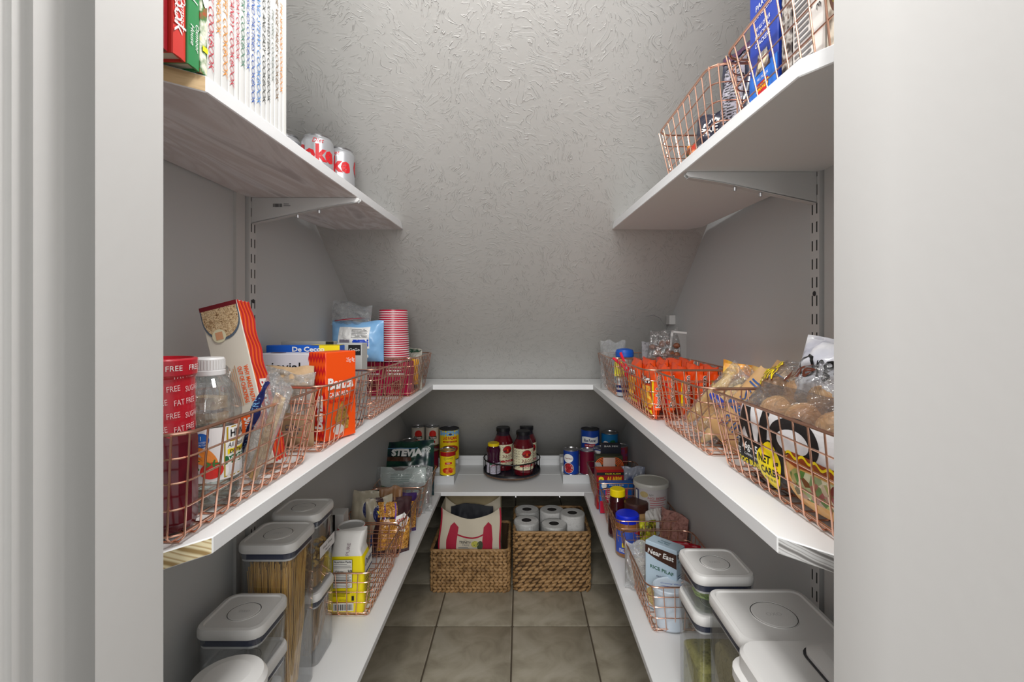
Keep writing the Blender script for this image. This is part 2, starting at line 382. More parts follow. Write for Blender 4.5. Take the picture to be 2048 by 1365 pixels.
# ---------------------------------------------------------------- shelf boards
under_l = mottle('whitewashed_wood', [(192, 188, 189), (228, 227, 229), (210, 204, 203), (234, 233, 235), (192, 181, 178)], 5.5, .6, (2.4, .42, 1), dist=1.2, detail=6)
pine_l = mottle('pine_end_grain', [(150, 124, 78), (214, 200, 160), (226, 216, 182), (170, 142, 94), (222, 210, 172)], 24, .6, (1, .4, 1), kind='wave', dist=1.5, rot=(0, R(42), 0))
pine_d = mottle('pine_cut_side', [(160, 126, 84), (206, 176, 132), (178, 146, 100)], 10, .6, (1, 1, 6), dist=1)
grey_e = mottle('weathered_end_grain', [(110, 108, 106), (176, 175, 173), (196, 196, 195), (142, 140, 138), (186, 186, 185)], 26, .6, (1, .3, 1), kind='wave', dist=2.2, rot=(0, R(76), 0))
edgep = mat('shelf_edge_paint', (222, 223, 224), .5, bump=(80, .2, .001))
def board(name, poly, ztop, th, label, end=None, endm=None, under=None, top=SHELFW, clip=True):
    """poly counter-clockwise seen from above; edge index `end` gets endm"""
    b = MB(); n = len(poly); vs = []
    for z in (ztop - th, ztop): vs += [(x, min(y, slopeY(z) - .002) if clip else y, z) for x, y in poly]
    b.add(vs, [tuple(reversed(range(n)))], under or top); b.add(vs, [tuple(range(n, 2 * n))], top)
    for i in range(n):
        j = (i + 1) % n; b.add(vs, [(i, j, n + j, n + i)], endm if i == end else edgep)
    o = b.build(name, smooth=False); bm = bmesh.new(); bm.from_mesh(o.data); bmesh.ops.remove_doubles(bm, verts=bm.verts, dist=1e-5)
    bmesh.ops.bevel(bm, geom=bm.edges[:], offset=.0012, segments=1, affect='EDGES'); bm.to_mesh(o.data); bm.free()
    return tag(o, label, 'shelf')
g_ = .004
board('shelf_board', [(XL + g_, .455), (-.447, .455), (-.352, .534), (-.329, 1.36), (-.329, 1.5), (XL + .05, 1.5), (XL + .024, 1.30), (XL + g_, .96)], ZU, .019, 'upper left white shelf board with whitewashed underside under the cookbooks', 1, pine_d, under_l)
board('shelf_board', [(XR - g_, .455), (XR - g_, .96), (XR - .024, 1.30), (XR - .05, 1.5), (.257, 1.5), (.257, 1.36), (.292, .500), (.312, .470)], ZU, .019, 'upper right white shelf board under wire baskets of boxes', None, None)
board('shelf_board', [(XL + g_, .455), (-.393, .455), (-.3375, .5225), (-.3245, 1.763), (-.50, 1.945), (XL + g_, 1.945)], ZM, .019, 'middle left white shelf board with bare pine cut corner', 1, pine_l)
board('shelf_board', [(XR - g_, .455), (XR - g_, 1.945), (.45, 1.945), (.2685, 1.763), (.2822, .5235), (.341, .455)], ZM, .019, 'middle right white shelf board with grey grained cut corner', 4, grey_e)
b_ = board('shelf_board', [(-.3235, 1.7635), (.2675, 1.7635), (.449, 1.945), (-.499, 1.945)], ZM, .019, 'middle back white shelf board spanning between the two side shelves')
board('shelf_board', [(XL + g_, .46), (-.335, .46), (-.347, 2.075), (XL + g_, 2.075)], ZL, .017, 'lower left white shelf board under the tall clear canisters')
board('shelf_board', [(.273, .46), (XR - g_, .46), (XR - g_, 2.075), (.277, 2.075)], ZL, .017, 'lower right white shelf board under square clear containers')
board('shelf_board', [(XL + g_, 2.0765), (XR - g_, 2.0765), (XR - g_, 2.312), (XL + g_, 2.312)], ZL, .017, 'lower back white shelf board nearest the aisle under the turntable')
board('shelf_board', [(XL + g_, 2.314), (XR - g_, 2.314), (XR - g_, 2.56), (XL + g_, 2.56)], ZL, .017, 'lower back white shelf board against the sloping wall')
b = MB(); b.box(-.45, 2.469, ZL, .36, 2.486, ZL + .030, edgep); b.box(-.45, 2.474, ZL + .030, .36, 2.486, ZL + .046, edgep)
tag(b.build('cleat_strip', smooth=False), 'white stepped wooden cleat strip behind the turntable on the lower back shelf', 'strip')

# ---------------------------------------------------------------- twin slot standards and brackets
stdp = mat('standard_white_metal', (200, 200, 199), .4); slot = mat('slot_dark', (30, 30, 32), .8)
def standard(side, y, z0, z1, label, screws):
    s = 1 if side == 'r' else -1; xw = XR if s > 0 else XL; face = xw - s * .0115
    root = empty('shelf_standard', (xw, y, 0), 0, label, 'shelf rail')
    b = MB(); xa, xb = sorted((0, -s * .0115))
    b.box(xa, -.0125, z0, xb, .0125, z1, stdp); b.build('rail', root, False)
    k = 0; z = z0 + .02
    fx = -s * .0116
    rnd = .0014
    master = None
    while z < z1 - .03:
        for dy in (-.0062, .0062):
            if master is None:
                m = MB(); xa, xb = sorted((fx, fx - s * -.001)); xa, xb = sorted((fx - s * .0002, fx + s * .001))
                m.box(xa, -rnd, 0, xb, rnd, .018, slot); master = m.build('slot', root, False); master.location = (0, dy, z)
            else:
                c = master.copy(); COL.objects.link(c); c.location = (0, dy, z)
        z += .03175
    for zs in screws:
        m = MB(); m.ell((fx - s * .0006, 0, zs), (.0018, .0042, .0046), DGREY, 10, 6); m.build('screw', root)
    return root
standard('l', .9945, .02, 1.74, 'white slotted shelf rail on the left wall beside the pasta boxes', [H + .041, H - .50])
standard('r', .8235, .02, 1.86, 'white slotted shelf rail on the right wall above the bread bags', [H + .047])
def bracket(side, y, ztop, L, label, sticker=False):
    s = 1 if side == 'r' else -1; xw = XR - .012 if s > 0 else XL + .012
    root = empty('shelf_bracket', (xw, y, ztop), 0, label, 'bracket'); hb, ht = .053, .006
    b = MB(); prof = [(0, 0), (-s * L, 0), (-s * (L + .002), -.004), (-s * (L - .004), -.009), (-s * L * .72, -.018), (0, -hb), ]
    for dy in (-.0065, .0045):
        b.loft([[(x, dy, z) for x, z in prof], [(x, dy + .002, z) for x, z in prof]], stdp)
    b.loft([[(x, -.0065, z) for x, z in ((0, -hb + .001), (-s * L * .72, -.0175), (-s * (L - .003), -.008), (-s * (L - .003), -.0095), (-s * L * .72, -.019), (0, -hb - .001))], [(x, .0065, z) for x, z in ((0, -hb + .001), (-s * L * .72, -.0175), (-s * (L - .003), -.008), (-s * (L - .003), -.0095), (-s * L * .72, -.019), (0, -hb - .001))]], stdp)
    b.build('bracket_arm', root, False)
    for t in (.42, .62):
        m = MB(); zz = -hb + (hb - .018) * (t / .72); m.lathe([(.0001, -.006), (.0028, -.006), (.0028, 0), (.0001, .001)], STEEL, 8, -s * L * t, 0); m2 = m.build('screw', root); m2.location = (0, 0, zz - .002)
    if sticker:
        p = Print(Flat((-s * L * .26, -.0066, -.0155), (1, 0, 0), (0, 0, 1))); p.bars(-.013, -.004, .006, .003, BLACK); p.lines(.009, -.003, .024, .004, 2, GREY); p.done(root, 'barcode_sticker')
    return root
bracket('l', .9945, ZU - .0195, .222, 'white metal bracket with a barcode sticker under the upper left shelf', True)
bracket('r', .8235, ZU - .0195, .222, 'white metal bracket under the upper right shelf')
# ================================================================ builders
def wbasket(x0, x1, y0, y1, z, label, h=.122, px=.031, group='copper wire baskets'):
    """tapered wire basket: rim rectangle x0..x1, y0..y1 at z+h"""
    root = empty('wire_basket', ((x0 + x1) / 2, (y0 + y1) / 2, z), 0, label, 'basket', group)
    W, D = x1 - x0, y1 - y0; t = .021; rr = .0021; wr = .00115; zb = .0018
    w2, d2 = W - 2 * t, D - 2 * t
    b = MB(); b.tube(rrect(W, D, .028, h, 5), rr, COPPER, 8, True); b.build('rim', root)
    def hx(f): return (w2 + (W - w2) * f) / 2
    def hd(f): return (d2 + (D - d2) * f) / 2
    def bend(a, c, q):  # cross wire in plane: along x (q='x') at offset c
        pass
    nx = max(3, round(D / px)); 
    for i in range(nx + 1):
        f = -1 + 2 * i / nx; f *= .93
        yb, yt = f * d2 / 2, f * D / 2; o = .006
        pts = [(-W / 2, yt, h), (-w2 / 2 - .0015, yb, zb + o), (-w2 / 2 + .004, yb, zb), (w2 / 2 - .004, yb, zb), (w2 / 2 + .0015, yb, zb + o), (W / 2, yt, h)]
        b = MB(); b.tube(pts, wr, COPPER, 6); b.build('upright_wire', root)
    ny = max(3, round(W / px))
    for i in range(ny + 1):
        f = (-1 + 2 * i / ny) * .9
        xb, xt = f * w2 / 2, f * W / 2
        pts = [(xt, -D / 2, h), (xb, -d2 / 2 - .0015, zb + .008), (xb, -d2 / 2 + .004, zb + .002), (xb, d2 / 2 - .004, zb + .002), (xb, d2 / 2 + .0015, zb + .008), (xt, D / 2, h)]
        b = MB(); b.tube(pts, wr, COPPER, 6); b.build('cross_wire', root)
    for f in (.05, .30, .55, .78):
        b = MB(); b.tube(rrect(hx(f) * 2, hd(f) * 2, .012 + .012 * f, zb + .004 + f * (h - .006), 4), wr, COPPER, 6, True); b.build('ring_wire', root)
    return root

def carton(name, label, cat, loc, w, d, h, m, rz=0, tilt=None, group=None, prints=None, **faces):
    """box with printed faces; origin bottom centre; prints = {face: function(Print, w, h)}"""
    b = MB(); b.box(-w / 2, -d / 2, 0, w / 2, d / 2, h, m, **faces); o = b.build(name, smooth=False)
    bm = bmesh.new(); bm.from_mesh(o.data); bmesh.ops.bevel(bm, geom=bm.edges[:], offset=min(.0012, d * .1), segments=1, affect='EDGES'); bm.to_mesh(o.data); bm.free()
    o.location = loc; o.rotation_euler = tilt or (0, 0, R(rz)); tag(o, label, cat, group)
    FR = {'front': (Flat((0, -d / 2, h / 2), (1, 0, 0), (0, 0, 1)), w, h), 'right': (Flat((w / 2, 0, h / 2), (0, 1, 0), (0, 0, 1)), d, h),
          'left': (Flat((-w / 2, 0, h / 2), (0, -1, 0), (0, 0, 1)), d, h), 'top': (Flat((0, 0, h), (1, 0, 0), (0, 1, 0)), w, d)}
    for k, fn in (prints or {}).items():
        fc, a, c = FR[k]; p = Print(fc); fn(p, a, c); p.done(o, 'printed_label')
    return o

def can(name, label, loc, r, h, m, prints=None, a0=0, group=None, cat='can', lidm=None, band=None):
    root = empty(name, loc, 0, label, cat, group); lidm = lidm or STEEL
    b = MB(); b.lathe([(r - .003, 0), (r - .0005, .0006), (r, .0022), (r - .001, .004)], lidm, 36); b.disc(r - .003, .0005, lidm, 36, up=False)
    b.lathe([(r - .001, h - .004), (r, h - .0022), (r - .0002, h - .0004), (r - .0012, h), (r - .0022, h - .0006), (r - .003, h - .004), (r - .012, h - .0038), (r - .0125, h - .003), (.0001, h - .003)], lidm, 36)
    b.build('can_ends', root)
    b = MB(); n = 5; prof = [(r - .001, .004)]
    prof += [(r - .001 , .004 + (h - .008))]
    b.lathe(prof, m, 40); b.build('can_wall', root)
    if prints:
        p = Print(Cyl(r - .001, h / 2, a0)); prints(p, r, h); p.done(root)
    return root

def bag(name, label, cat, loc, w, h, d, m, rz=0, rot=None, prints=None, back=None, group=None, crimp=.06, fat=.38, wr=.006, seed=1, standing=False, nu=22, nv=26, pinch=.0, side=None, pu=2.6, pv=2.4):
    """pillow bag or pouch; origin bottom centre, front is -y"""
    sd = Vector((seed * 7.3, seed * 3.1, seed * 1.7))
    def prof(u, v):
        a = max(0, 1 - abs(u) ** pu) ** .62
        if standing: q = (1 - max(0, v) ** 2.6) ** .8 if v < 1 else 0; q = max(q, 0) * min(1, .75 + v * 2)
        else:
            vv = (v - crimp) / (1 - 2 * crimp); q = 0 if vv <= 0 or vv >= 1 else (1 - abs(2 * vv - 1) ** pv) ** .6
        return a * q
    def S(u, v, sgn, off=0):
        t = prof(u, v); ww = w / 2 * (1 - pinch * (1 - t) ** 2 * (1 if not standing else v))
        nz = noise.noise(Vector((u * 2.2, v * 3.0, sgn)) * 1.6 + sd) * wr + noise.noise(Vector((u * 5, v * 6, sgn)) * 1.7 + sd) * wr * .45
        e = min(1, (1 - abs(u)) * 4) * min(1, (1 - v) * 6 + .25)
        e2 = noise.noise(Vector((u * 1.5, 9, sgn * 0)) + sd) * wr * .9 * (v > .5)
        return Vector((u * ww, sgn * (d / 2 * t + .0006 + nz * e * .9 + off), v * h + e2 * (v - .5) * 2))
    root = None; b = MB()
    for sgn, mm in ((-1, m), (1, back or m)):
        vs = [S(-1 + 2 * i / nu, j / nv, sgn) for j in range(nv + 1) for i in range(nu + 1)]; fs = []
        for j in range(nv):
            for i in range(nu):
                a = j * (nu + 1) + i; q = (a, a + 1, a + nu + 2, a + nu + 1); fs.append(q if sgn < 0 else tuple(reversed(q)))
        b.add(vs, fs, mm)
    o = b.build(name, ang=80); o.location = loc; o.rotation_euler = rot or (0, 0, R(rz)); tag(o, label, cat, group)
    class BF:
        maxe = min(w, h) / 14
        def __call__(s_, u, v, off): return S(max(-.97, min(.97, u / (w / 2))), max(.0, min(1, v / h + .5)), -1, off + .0012)
    if prints: p = Print(BF()); prints(p, w, h); p.done(o)
    return o

def oxo(loc, w, d, h, label, content=None, fill=.0, sub=None, group='clear push-top containers', dome=False):
    root = empty('food_container', loc, 0, label, 'container', group); lh = .030; bh = h - .024
    b = MB(); rad = .018
    L = [rrect(w - .012, d - .012, rad - .004, .0, 5), rrect(w - .008, d - .008, rad, .003, 5), rrect(w - .004, d - .004, rad, bh, 5), rrect(w - .010, d - .010, rad - .003, bh + .001, 5), rrect(w - .013, d - .013, rad - .004, .006, 5)]
    b.loft(L, PLAS, True, True); b.build('clear_body', root)
    b = MB(); b.loft([rrect(w - .012, d - .012, rad - .003, bh - .013), rrect(w - .012, d - .012, rad - .003, bh - .009)], OXW); b.build('seal_rim', root)
    b = MB(); b.loft([rrect(w - .010, d - .010, rad - .002, bh - .009), rrect(w - .010, d - .010, rad - .002, bh + .003)], GASK); b.build('gasket', root)
    b = MB(); z = bh + .003; r2 = rad + .004
    b.loft([rrect(w - .003, d - .003, r2 - .002, z), rrect(w, d, r2, z + .002), rrect(w, d, r2, z + .012), rrect(w - .004, d - .004, r2 - .002, z + .0165), rrect(w - .016, d - .016, r2 - .006, z + .0175), rrect(w - .020, d - .020, r2 - .008, z + .0150)], OXW, True, True)
    lid = b.build('lid', root, ang=50); zt = z + .0151; rb = min(w, d) * .24
    b = MB(); b.lathe([(rb + .0012, zt - .0002), (rb + .0010, zt + .0008), (rb + .0002, zt + .0008), (rb, zt + .0001)], OXW, 40); b.lathe([(rb, zt + .0002), (rb - .0012, zt + .0001)], DGREY, 40)
    b.lathe([(rb - .0012, zt + .0002), (rb - .003, zt + .0009), (.0001, zt + .0009)], OXW, 40); bt = b.build('push_button', lid)
    p = Print(Flat((0, 0, zt + .0005), (1, 0, 0), (0, 1, 0))); p.text('OXO', 0, 0, rb * .22, mat('embossed_grey', (196, 195, 193), .4), 1, bold=.01); p.done(bt, 'embossed_mark')
    if content and fill:
        b = MB(); b.loft([rrect(w - .019, d - .019, rad - .006, .0065), rrect(w - .019, d - .019, rad - .006, fill * .96), rrect(w - .03, d - .03, rad - .006, fill)], content); b.build('contents', root, kind='stuff')
    return root

def jar(name, label, loc, prof, m, lid, lidprof, prints=None, pr=None, a0=0, group=None, cat='jar', clearm=None, n=36, content=None):
    """lathed jar: outer glass or solid profile, lid profile, curved label at radius pr=(r, zc)"""
    root = empty(name, loc, 0, label, cat, group)
    if content:
        b = MB(); b.lathe(content, m, n); b.build('contents', root)
        b = MB(); b.lathe(prof, clearm, n); b.build('glass_body', root, ang=60)
    else:
        b = MB(); b.lathe(prof, m, n); b.build('jar_body', root, ang=50)
    b = MB(); b.lathe(lidprof, lid, n); b.build('lid', root, ang=40)
    if prints: p = Print(Cyl(pr[0], pr[1], a0)); prints(p); p.done(root)
    return root
def capprof(r, z0, z1, k=.0015): return [(r - .001, z0), (r, z0 + .001), (r, z1 - k), (r - k, z1), (.0001, z1)]
# ================================================================ wire baskets
GB = 'copper wire baskets'
MLX = (-.548, -.336)
BASK = {}
def bz(k, x0, x1, y0, y1, z, what): BASK[k] = wbasket(x0, x1, y0, y1, z, what)
bz('A', -.545, -.338, .475, .815, ZM, 'copper wire basket nearest the door, middle left, holding syrup and vinegar bottles')
bz('B', -.545, -.336, .830, 1.100, ZM, 'copper wire basket on the middle left shelf holding the orange pasta box and paper bag')
bz('C', -.545, -.332, 1.112, 1.445, ZM, 'half empty copper wire basket on the middle left shelf behind the orange pasta box')
bz('D', -.545, -.322, 1.458, 1.725, ZM, 'farthest copper wire basket on the middle left shelf, under the striped paper cups')
bz('E', .315, .503, .452, .800, ZM, 'copper wire basket nearest the door on the middle right shelf, filled with bagged buns')
bz('F', .306, .503, .808, 1.095, ZM, 'copper wire basket on the middle right shelf holding kraft paper bread sleeves')
bz('G', .288, .503, 1.108, 1.448, ZM, 'copper wire basket on the middle right shelf full of orange noodle packets')
bz('I', .277, .490, 1.458, 1.712, ZM, 'farthest copper wire basket on the middle right shelf with spool and clips')
bz('J', .294, .503, .734, 1.020, ZU, 'copper wire basket on the upper right shelf holding snack pouches')
bz('K', .308, .503, .425, .7245, ZU, 'copper wire basket on the upper right shelf holding the tall blue cracker box')
bz('M', -.556, -.364, 1.180, 1.462, ZL, 'copper wire basket on the lower left shelf holding the yellow flour bag')
bz('N', -.556, -.366, 1.475, 1.772, ZL, 'copper wire basket on the lower left shelf holding pretzel and chip bags')
bz('O', -.556, -.362, 1.785, 2.066, ZL, 'farthest copper wire basket on the lower left shelf, under the sweetener bags')
bz('P', .297, .508, 1.117, 1.419, ZL, 'copper wire basket on the lower right shelf holding the rice box and white tub')
bz('Q', .298, .508, 1.485, 1.778, ZL, 'copper wire basket on the lower right shelf holding jars with blue and brown lids')
bz('S', .293, .508, 1.830, 2.118, ZL, 'farthest copper wire basket on the lower right shelf, full of boxed mixes')
zm, zu, zl = ZM + .0035, ZU + .0035, ZL + .0035

# ================================================================ upper left: cookbooks and soda cans
GBK = 'cookbooks on the upper left shelf'
pages = mottle('book_pages', [(226, 220, 204), (206, 198, 180), (232, 228, 214)], 6, .8, (1, 1, 1), detail=1)
def book(y0, th, m, label, texts=None, hgt=.245, depth=.17, xs=None, group=GBK, tilt=0):
    # spine faces the aisle (+x); follows the shelf edge
    xs = xs if xs is not None else (-.352 + (y0 - .534) * .0278 - .0035)
    root = empty('book', (xs - depth / 2, y0 + th / 2, ZU + .0005), 0, label, 'book', group)
    root.rotation_euler = (0, 0, R(1.6 + tilt))
    b = MB(); c = .0016; X = depth / 2
    b.box(-X, -th / 2, 0, X - c, -th / 2 + c, hgt, m); b.box(-X, th / 2 - c, 0, X - c, th / 2, hgt, m)
    # slightly rounded spine
    b.loft([[(X - c, -th / 2, z), (X - .0003, -th / 2 + .0006, z), (X + .0006, 0, z), (X - .0003, th / 2 - .0006, z), (X - c, th / 2, z), (X - c * 1.6, 0, z)] for z in (0, hgt)], m)
    b.build('cover', root, ang=25)
    b = MB(); b.box(-X + .004, -th / 2 + c, .003, X - c * 1.5, th / 2 - c, hgt - .003, pages); b.build('page_block', root, False)
    if texts: p = Print(Flat((X + .0004, 0, hgt / 2), (0, 1, 0), (0, 0, 1))); texts(p, th, hgt); p.done(root, 'spine_print')
    return root
bred = mat('book_red', (206, 46, 38), .35, coat=.3); bgreen = mat('book_green', (34, 132, 72), .35, coat=.3)
bwhite = mat('book_white', (208, 208, 206), .5)
bdark = mat('book_burgundy', (140, 22, 34), .3, coat=.4)
bphoto = mottle('book_photo_spine', [(200, 60, 30), (232, 196, 60), (240, 236, 220), (60, 120, 60), (190, 40, 26)], 40, .4)
def sp(t, m, size=.0085, u=0, vb=-.105, L=None, sh=.25):
    def f(p, th, hg):
        if L: p.text(t, u, vb + L / 2, size, m, 1, rot=-90, fit=L, shear=sh)
        else: p.text(t, u, vb, size, m, 1, rot=-90, al='r', shear=sh)
    return f
def two(f, g): return lambda p, a, c: (f(p, a, c), g(p, a, c))
book(.4655, .0195, bdark, 'dark burgundy book at the near end of the upper left shelf', None, .27, .19, -.3605)
def gred(p, th, hg): p.text('Cookbook', 0, .0, .018, WHITE, 1, rot=-90, al='l'); p.text('Oxmoor', .004, -.088, .007, WHITE, 1, rot=-90, shear=.2); p.text('House', -.005, -.088, .007, WHITE, 1, rot=-90, shear=.2)
book(.4855, .0200, bred, 'thick red cookbook with white spine lettering beside the green one', gred, .27, .19, -.3565)
def ggr(p, th, hg): p.text('COOKBOOK', 0, .02, .0135, ORG, 1, rot=-90, al='c', fit=.1, shear=.1); p.text('2011', 0, -.052, .0095, WHITE, 1, rot=-90, shear=.15); p.text('Oxmoor', .004, -.102, .006, WHITE, 1, rot=-90, shear=.2); p.text('House', -.004, -.102, .006, WHITE, 1, rot=-90, shear=.2)
book(.5060, .0190, bgreen, 'green cookbook with 2011 on its spine between red and photo books', ggr, .27, .185, -.3550)
def gph(p, th, hg): p.text('Ho', 0, .0, .012, WHITE, 1, rot=-90); p.rect(-th / 2 + .001, -.11, th / 2 - .001, -.104, YEL, 1); p.ell(0, -.04, .006, .02, WHITE, 1)
book(.5255, .0112, bphoto, 'narrow cookbook with colourful food photograph on its spine', gph, .27, .18, -.3540)
oc = mat('ink_spine_orange', (226, 140, 40), .5); rc = mat('ink_spine_red', (188, 36, 56), .5); gc = mat('ink_spine_green', (60, 120, 96), .5)
bc = mat('ink_spine_blue', (40, 84, 168), .5); lb = mat('ink_spine_sky', (70, 130, 200), .5); kc = mat('ink_spine_black', (44, 50, 48), .5); gy_ = mat('ink_spine_grey', (120, 130, 124), .5); bn = mat('ink_spine_brown', (118, 88, 52), .5); yc = mat('ink_spine_gold', (170, 140, 30), .5)
KT = .885
SPN = [('THE AFTER-WORK COOKBOOK', rc, .0155, -.108, 'red'), ('THE HEALTH COOKBOOK', oc, .0135, -.060, 'orange'), ('THE PARTY AND BUFFET COOKBOOK', oc, .0145, -.105, 'deep orange'), ('THE COOKIES AND CANDY COOKBOOK', rc, .0140, -.108, 'crimson'),
       ('THE HOLIDAY COOKBOOK', rc, .0110, -.070, 'dark red'), ('THE POULTRY COOKBOOK', gc, .0135, -.075, 'green'), ('THE SALADS COOKBOOK', bc, .0115, -.070, 'royal blue'), ('THE PIES AND PASTRIES COOKBOOK', bc, .0135, -.110, 'blue'),
       ('THE SOUPS AND STEWS COOKBOOK', lb, .0150, -.106, 'sky blue'), ('THE QUICK AND EASY COOKBOOK', kc, .0135, -.096, 'black'), ('THE SOUTHWESTERN COOKBOOK', kc, .0125, -.090, 'dark grey'),
       ('THE GRILL COOKBOOK', gy_, .0115, -.058, 'pale grey'), ('THE VEGETABLES COOKBOOK', bn, .0135, -.077, 'brown'), ('THE SEAFOOD COOKBOOK', oc, .0125, -.062, 'amber')]
y = .5375
for i, (t, m, th, vb, cn) in enumerate(SPN):
    th *= KT
    nm = t.replace('THE ', '').replace(' COOKBOOK', '').lower()
    book(y, th - .0008, bwhite, 'white cookbook whose spine reads %s in %s capitals' % (nm, cn), sp(t, m, min(.0088, th * .66), vb=vb), .238 + .002 * (i % 3), .165)
    y += th
book(y, .011, mat('book_offwhite', (214, 214, 210), .5), 'plain off white book ending the cookbook row next to the soda cans', None, .236, .16)
alu = mat('soda_can_silver', (206, 208, 212), .3, .75)
def sodacan(x, y, label, a0):
    r, h = .0328, .122; root = empty('soda_can', (x, y, ZU + .0005), 0, label, 'can', 'silver soda cans on the upper left shelf')
    b = MB(); b.lathe([(.022, .002), (.024, 0), (r - .003, .006), (r, .013), (r, h - .014), (r - .0015, h - .010), (r - .0055, h - .004)], alu, 40); b.build('can_body', root, ang=60)
    b = MB(); b.lathe([(r - .0055, h - .004), (r - .0045, h - .0012), (r - .0055, h), (r - .007, h - .0008), (r - .0085, h - .005), (.0001, h - .005)], STEEL, 40); b.build('can_top', root, ang=60)
    p = Print(Cyl(r, h / 2, a0)); p.text('Coke', 0, .020, .034, RED, 1, fit=.095, bold=.04); p.text('Diet', .012, .0455, .009, RED, 1, shear=.3); p.text('Coke', .105, .020, .034, RED, 1, fit=.09, bold=.04); p.text('Diet', .115, .0455, .009, RED, 1, shear=.3); p.done(root)
    return root
sodacan(-.441, 1.035, 'silver diet soda can in front, showing the letters ok above the shelf edge', 4)
sodacan(-.4215, 1.112, 'silver diet soda can half hidden behind the front can on the right', -22)
sodacan(-.510, 1.030, 'silver diet soda can mostly hidden behind the last cookbook', 100)

# ================================================================ upper right baskets
GU = 'food packages in the upper right baskets'
choc = mottle('dark_cracker_photo', [(50, 40, 40), (96, 74, 60), (190, 186, 180), (60, 48, 44), (30, 26, 30)], 55, .4)
bluebox = mat('cracker_box_blue', (28, 60, 160), .35); 
def pcr(p, a, c):
    p.rect(-a / 2, -c / 2, a / 2, -c * .22, mat('cracker_box_sky', (24, 110, 210), .35), 0)
    p.ell(0, .078, .020, .034, LBLUE, 1, a=-12); p.ell(0, .080, .013, .026, YEL, 2, a=-12); p.ell(0, .083, .009, .018, WHITE, 3); p.text('PARTY', 0, .034, .008, WHITE, 2, fit=.036); p.text('CRACKERS', 0, .022, .007, WHITE, 2, fit=.05)
    for k, t in enumerate(('TRY ALL OF OUR', 'DELICIOUS', 'CRACKERS')): p.text(t, 0, .004 - k * .011, .006, WHITE, 2, fit=.04)
    p.tris([(-.02, -.060), (.02, -.060), (.012, -.034), (-.012, -.034)], [(0, 1, 2, 3)], choc, 2); p.ell(0, -.048, .013, .006, CREAM, 3, a=15)
    p.text('MULTIGRAIN', 0, -.068, .004, WHITE, 2, fit=.028); p.rect(-.014, -.115, .014, -.074, RED, 2); p.text('HARVEST', 0, -.081, .008, YEL, 3, fit=.034, bold=.02); p.rect(-.014, -.102, .014, -.092, ORG, 3)
carton('cracker_box', 'tall blue cracker box with a red badge in the upper right basket', 'box', (.362, .652, zu), .075, .06, .25, bluebox, rz=-90, group=GU, prints={'front': pcr, 'left': lambda p, a, c: p.text('Crackers', 0, 0, .02, WHITE, 1, rot=90)})
nut = mat('nutrition_white', (222, 220, 216), .45)
def pnut(p, a, c):
    p.rect(-a / 2 + .003, c / 2 - .032, a / 2 - .003, c / 2 - .002, WHITE, 1); p.text('Nutrition', .0, c / 2 - .118 + .04, .010, BLACK, 2, fit=a * .8, bold=.02); p.rect(-a * .42, .030, a * .42, .033, BLACK, 1)
    p.text('Calories', -a * .1, .018, .010, BLACK, 2, fit=a * .6, bold=.03); p.lines(-a * .42, -.11, a * .2, .008, 17, GREY, 1, .5, 4); p.text('3 7333', a * .36, -.03, .008, BLACK, 2, rot=90, fit=.05)
carton('snack_box', 'dark chocolate brown photo box squeezed beside the blue cracker box', 'box', (.358, .597, zu), .022, .05, .236, choc, rz=-90, group=GU, prints={'front': lambda p, a, c: p.rect(-a / 2, c * .22, a / 2, c * .5, RED, 0)})
carton('snack_box', 'white box showing its nutrition facts panel in the upper right basket', 'box', (.360, .5520, zu), .060, .055, .25, nut, rz=-90, group=GU, prints={'front': pnut})
tomp = mottle('tomato_photo', [(70, 50, 30), (214, 206, 190), (190, 172, 140), (90, 110, 40)], 26, .4)
def ptom(p, a, c):
    p.ell(0, .045, a * .40, .034, mat('tomato_red', (208, 34, 24), .3), 1); p.ell(-.004, .062, .008, .004, mat('tomato_shine', (244, 120, 100), .3), 2)
    for k in range(5): p.tris([(0, .052), (.013 * math.cos(k * 1.26), .056 + .013 * math.sin(k * 1.26)), (.003 * math.cos(k * 1.26 + .7), .053 + .003 * math.sin(k * 1.26 + .7))], [(0, 1, 2)], GREEN, 3)
    p.ell(0, -.045, a * .36, .030, BROWN, 1); p.ell(0, -.042, a * .31, .024, mottle('seed_photo', [(60, 70, 20), (150, 130, 40), (40, 40, 16)], 300, .5), 2)
carton('pasta_sauce_box', 'box with a big red tomato picture near the door frame, upper right', 'box', (.364, .5030, zu), .034, .06, .25, tomp, rz=-90, group=GU, prints={'front': ptom})
yelp = mottle('pasta_photo', [(214, 176, 80), (244, 226, 160), (230, 200, 110)], 50, .35)
def pyel(p, a, c): p.ell(0, .09, .014, .02, RED, 1); p.lines(-.012, -.02, .012, .03, 4, ORG, 1)
bag('pasta_bag', 'yellow pasta bag beside the door frame in the upper right basket', 'bag', (.372, .461, zu), .05, .24, .07, yelp, rz=-90, group=GU, prints=pyel, seed=3)
darkp = mat('pouch_midnight', (40, 42, 62), .28, coat=.3); purp = mat('pouch_plum', (70, 34, 70), .3, coat=.2)
def pdark(p, a, c):
    p.rect(-a * .30, -c * .42, a * .22, c * .36, mat('nutrition_lilac', (150, 146, 158), .5), 1); p.lines(-a * .28, -c * .38, a * .2, c * .22, 22, BLACK, 2, .4, 8); p.lines(-a * .28, c * .24, a * .2, c * .35, 3, BLACK, 2, .5, 9); p.text('140', a * .12, c * .16, .010, BLACK, 3)
    p.rect(-a * .48, c * .40, a * .48, c * .47, purp, 1)
bag('snack_pouch', 'tall dark plum snack pouch with a grey nutrition panel, upper right', 'bag', (.372, .795, zu), .090, .182, .05, darkp, rz=-70, group=GU, prints=pdark, seed=5, standing=True, wr=.008)
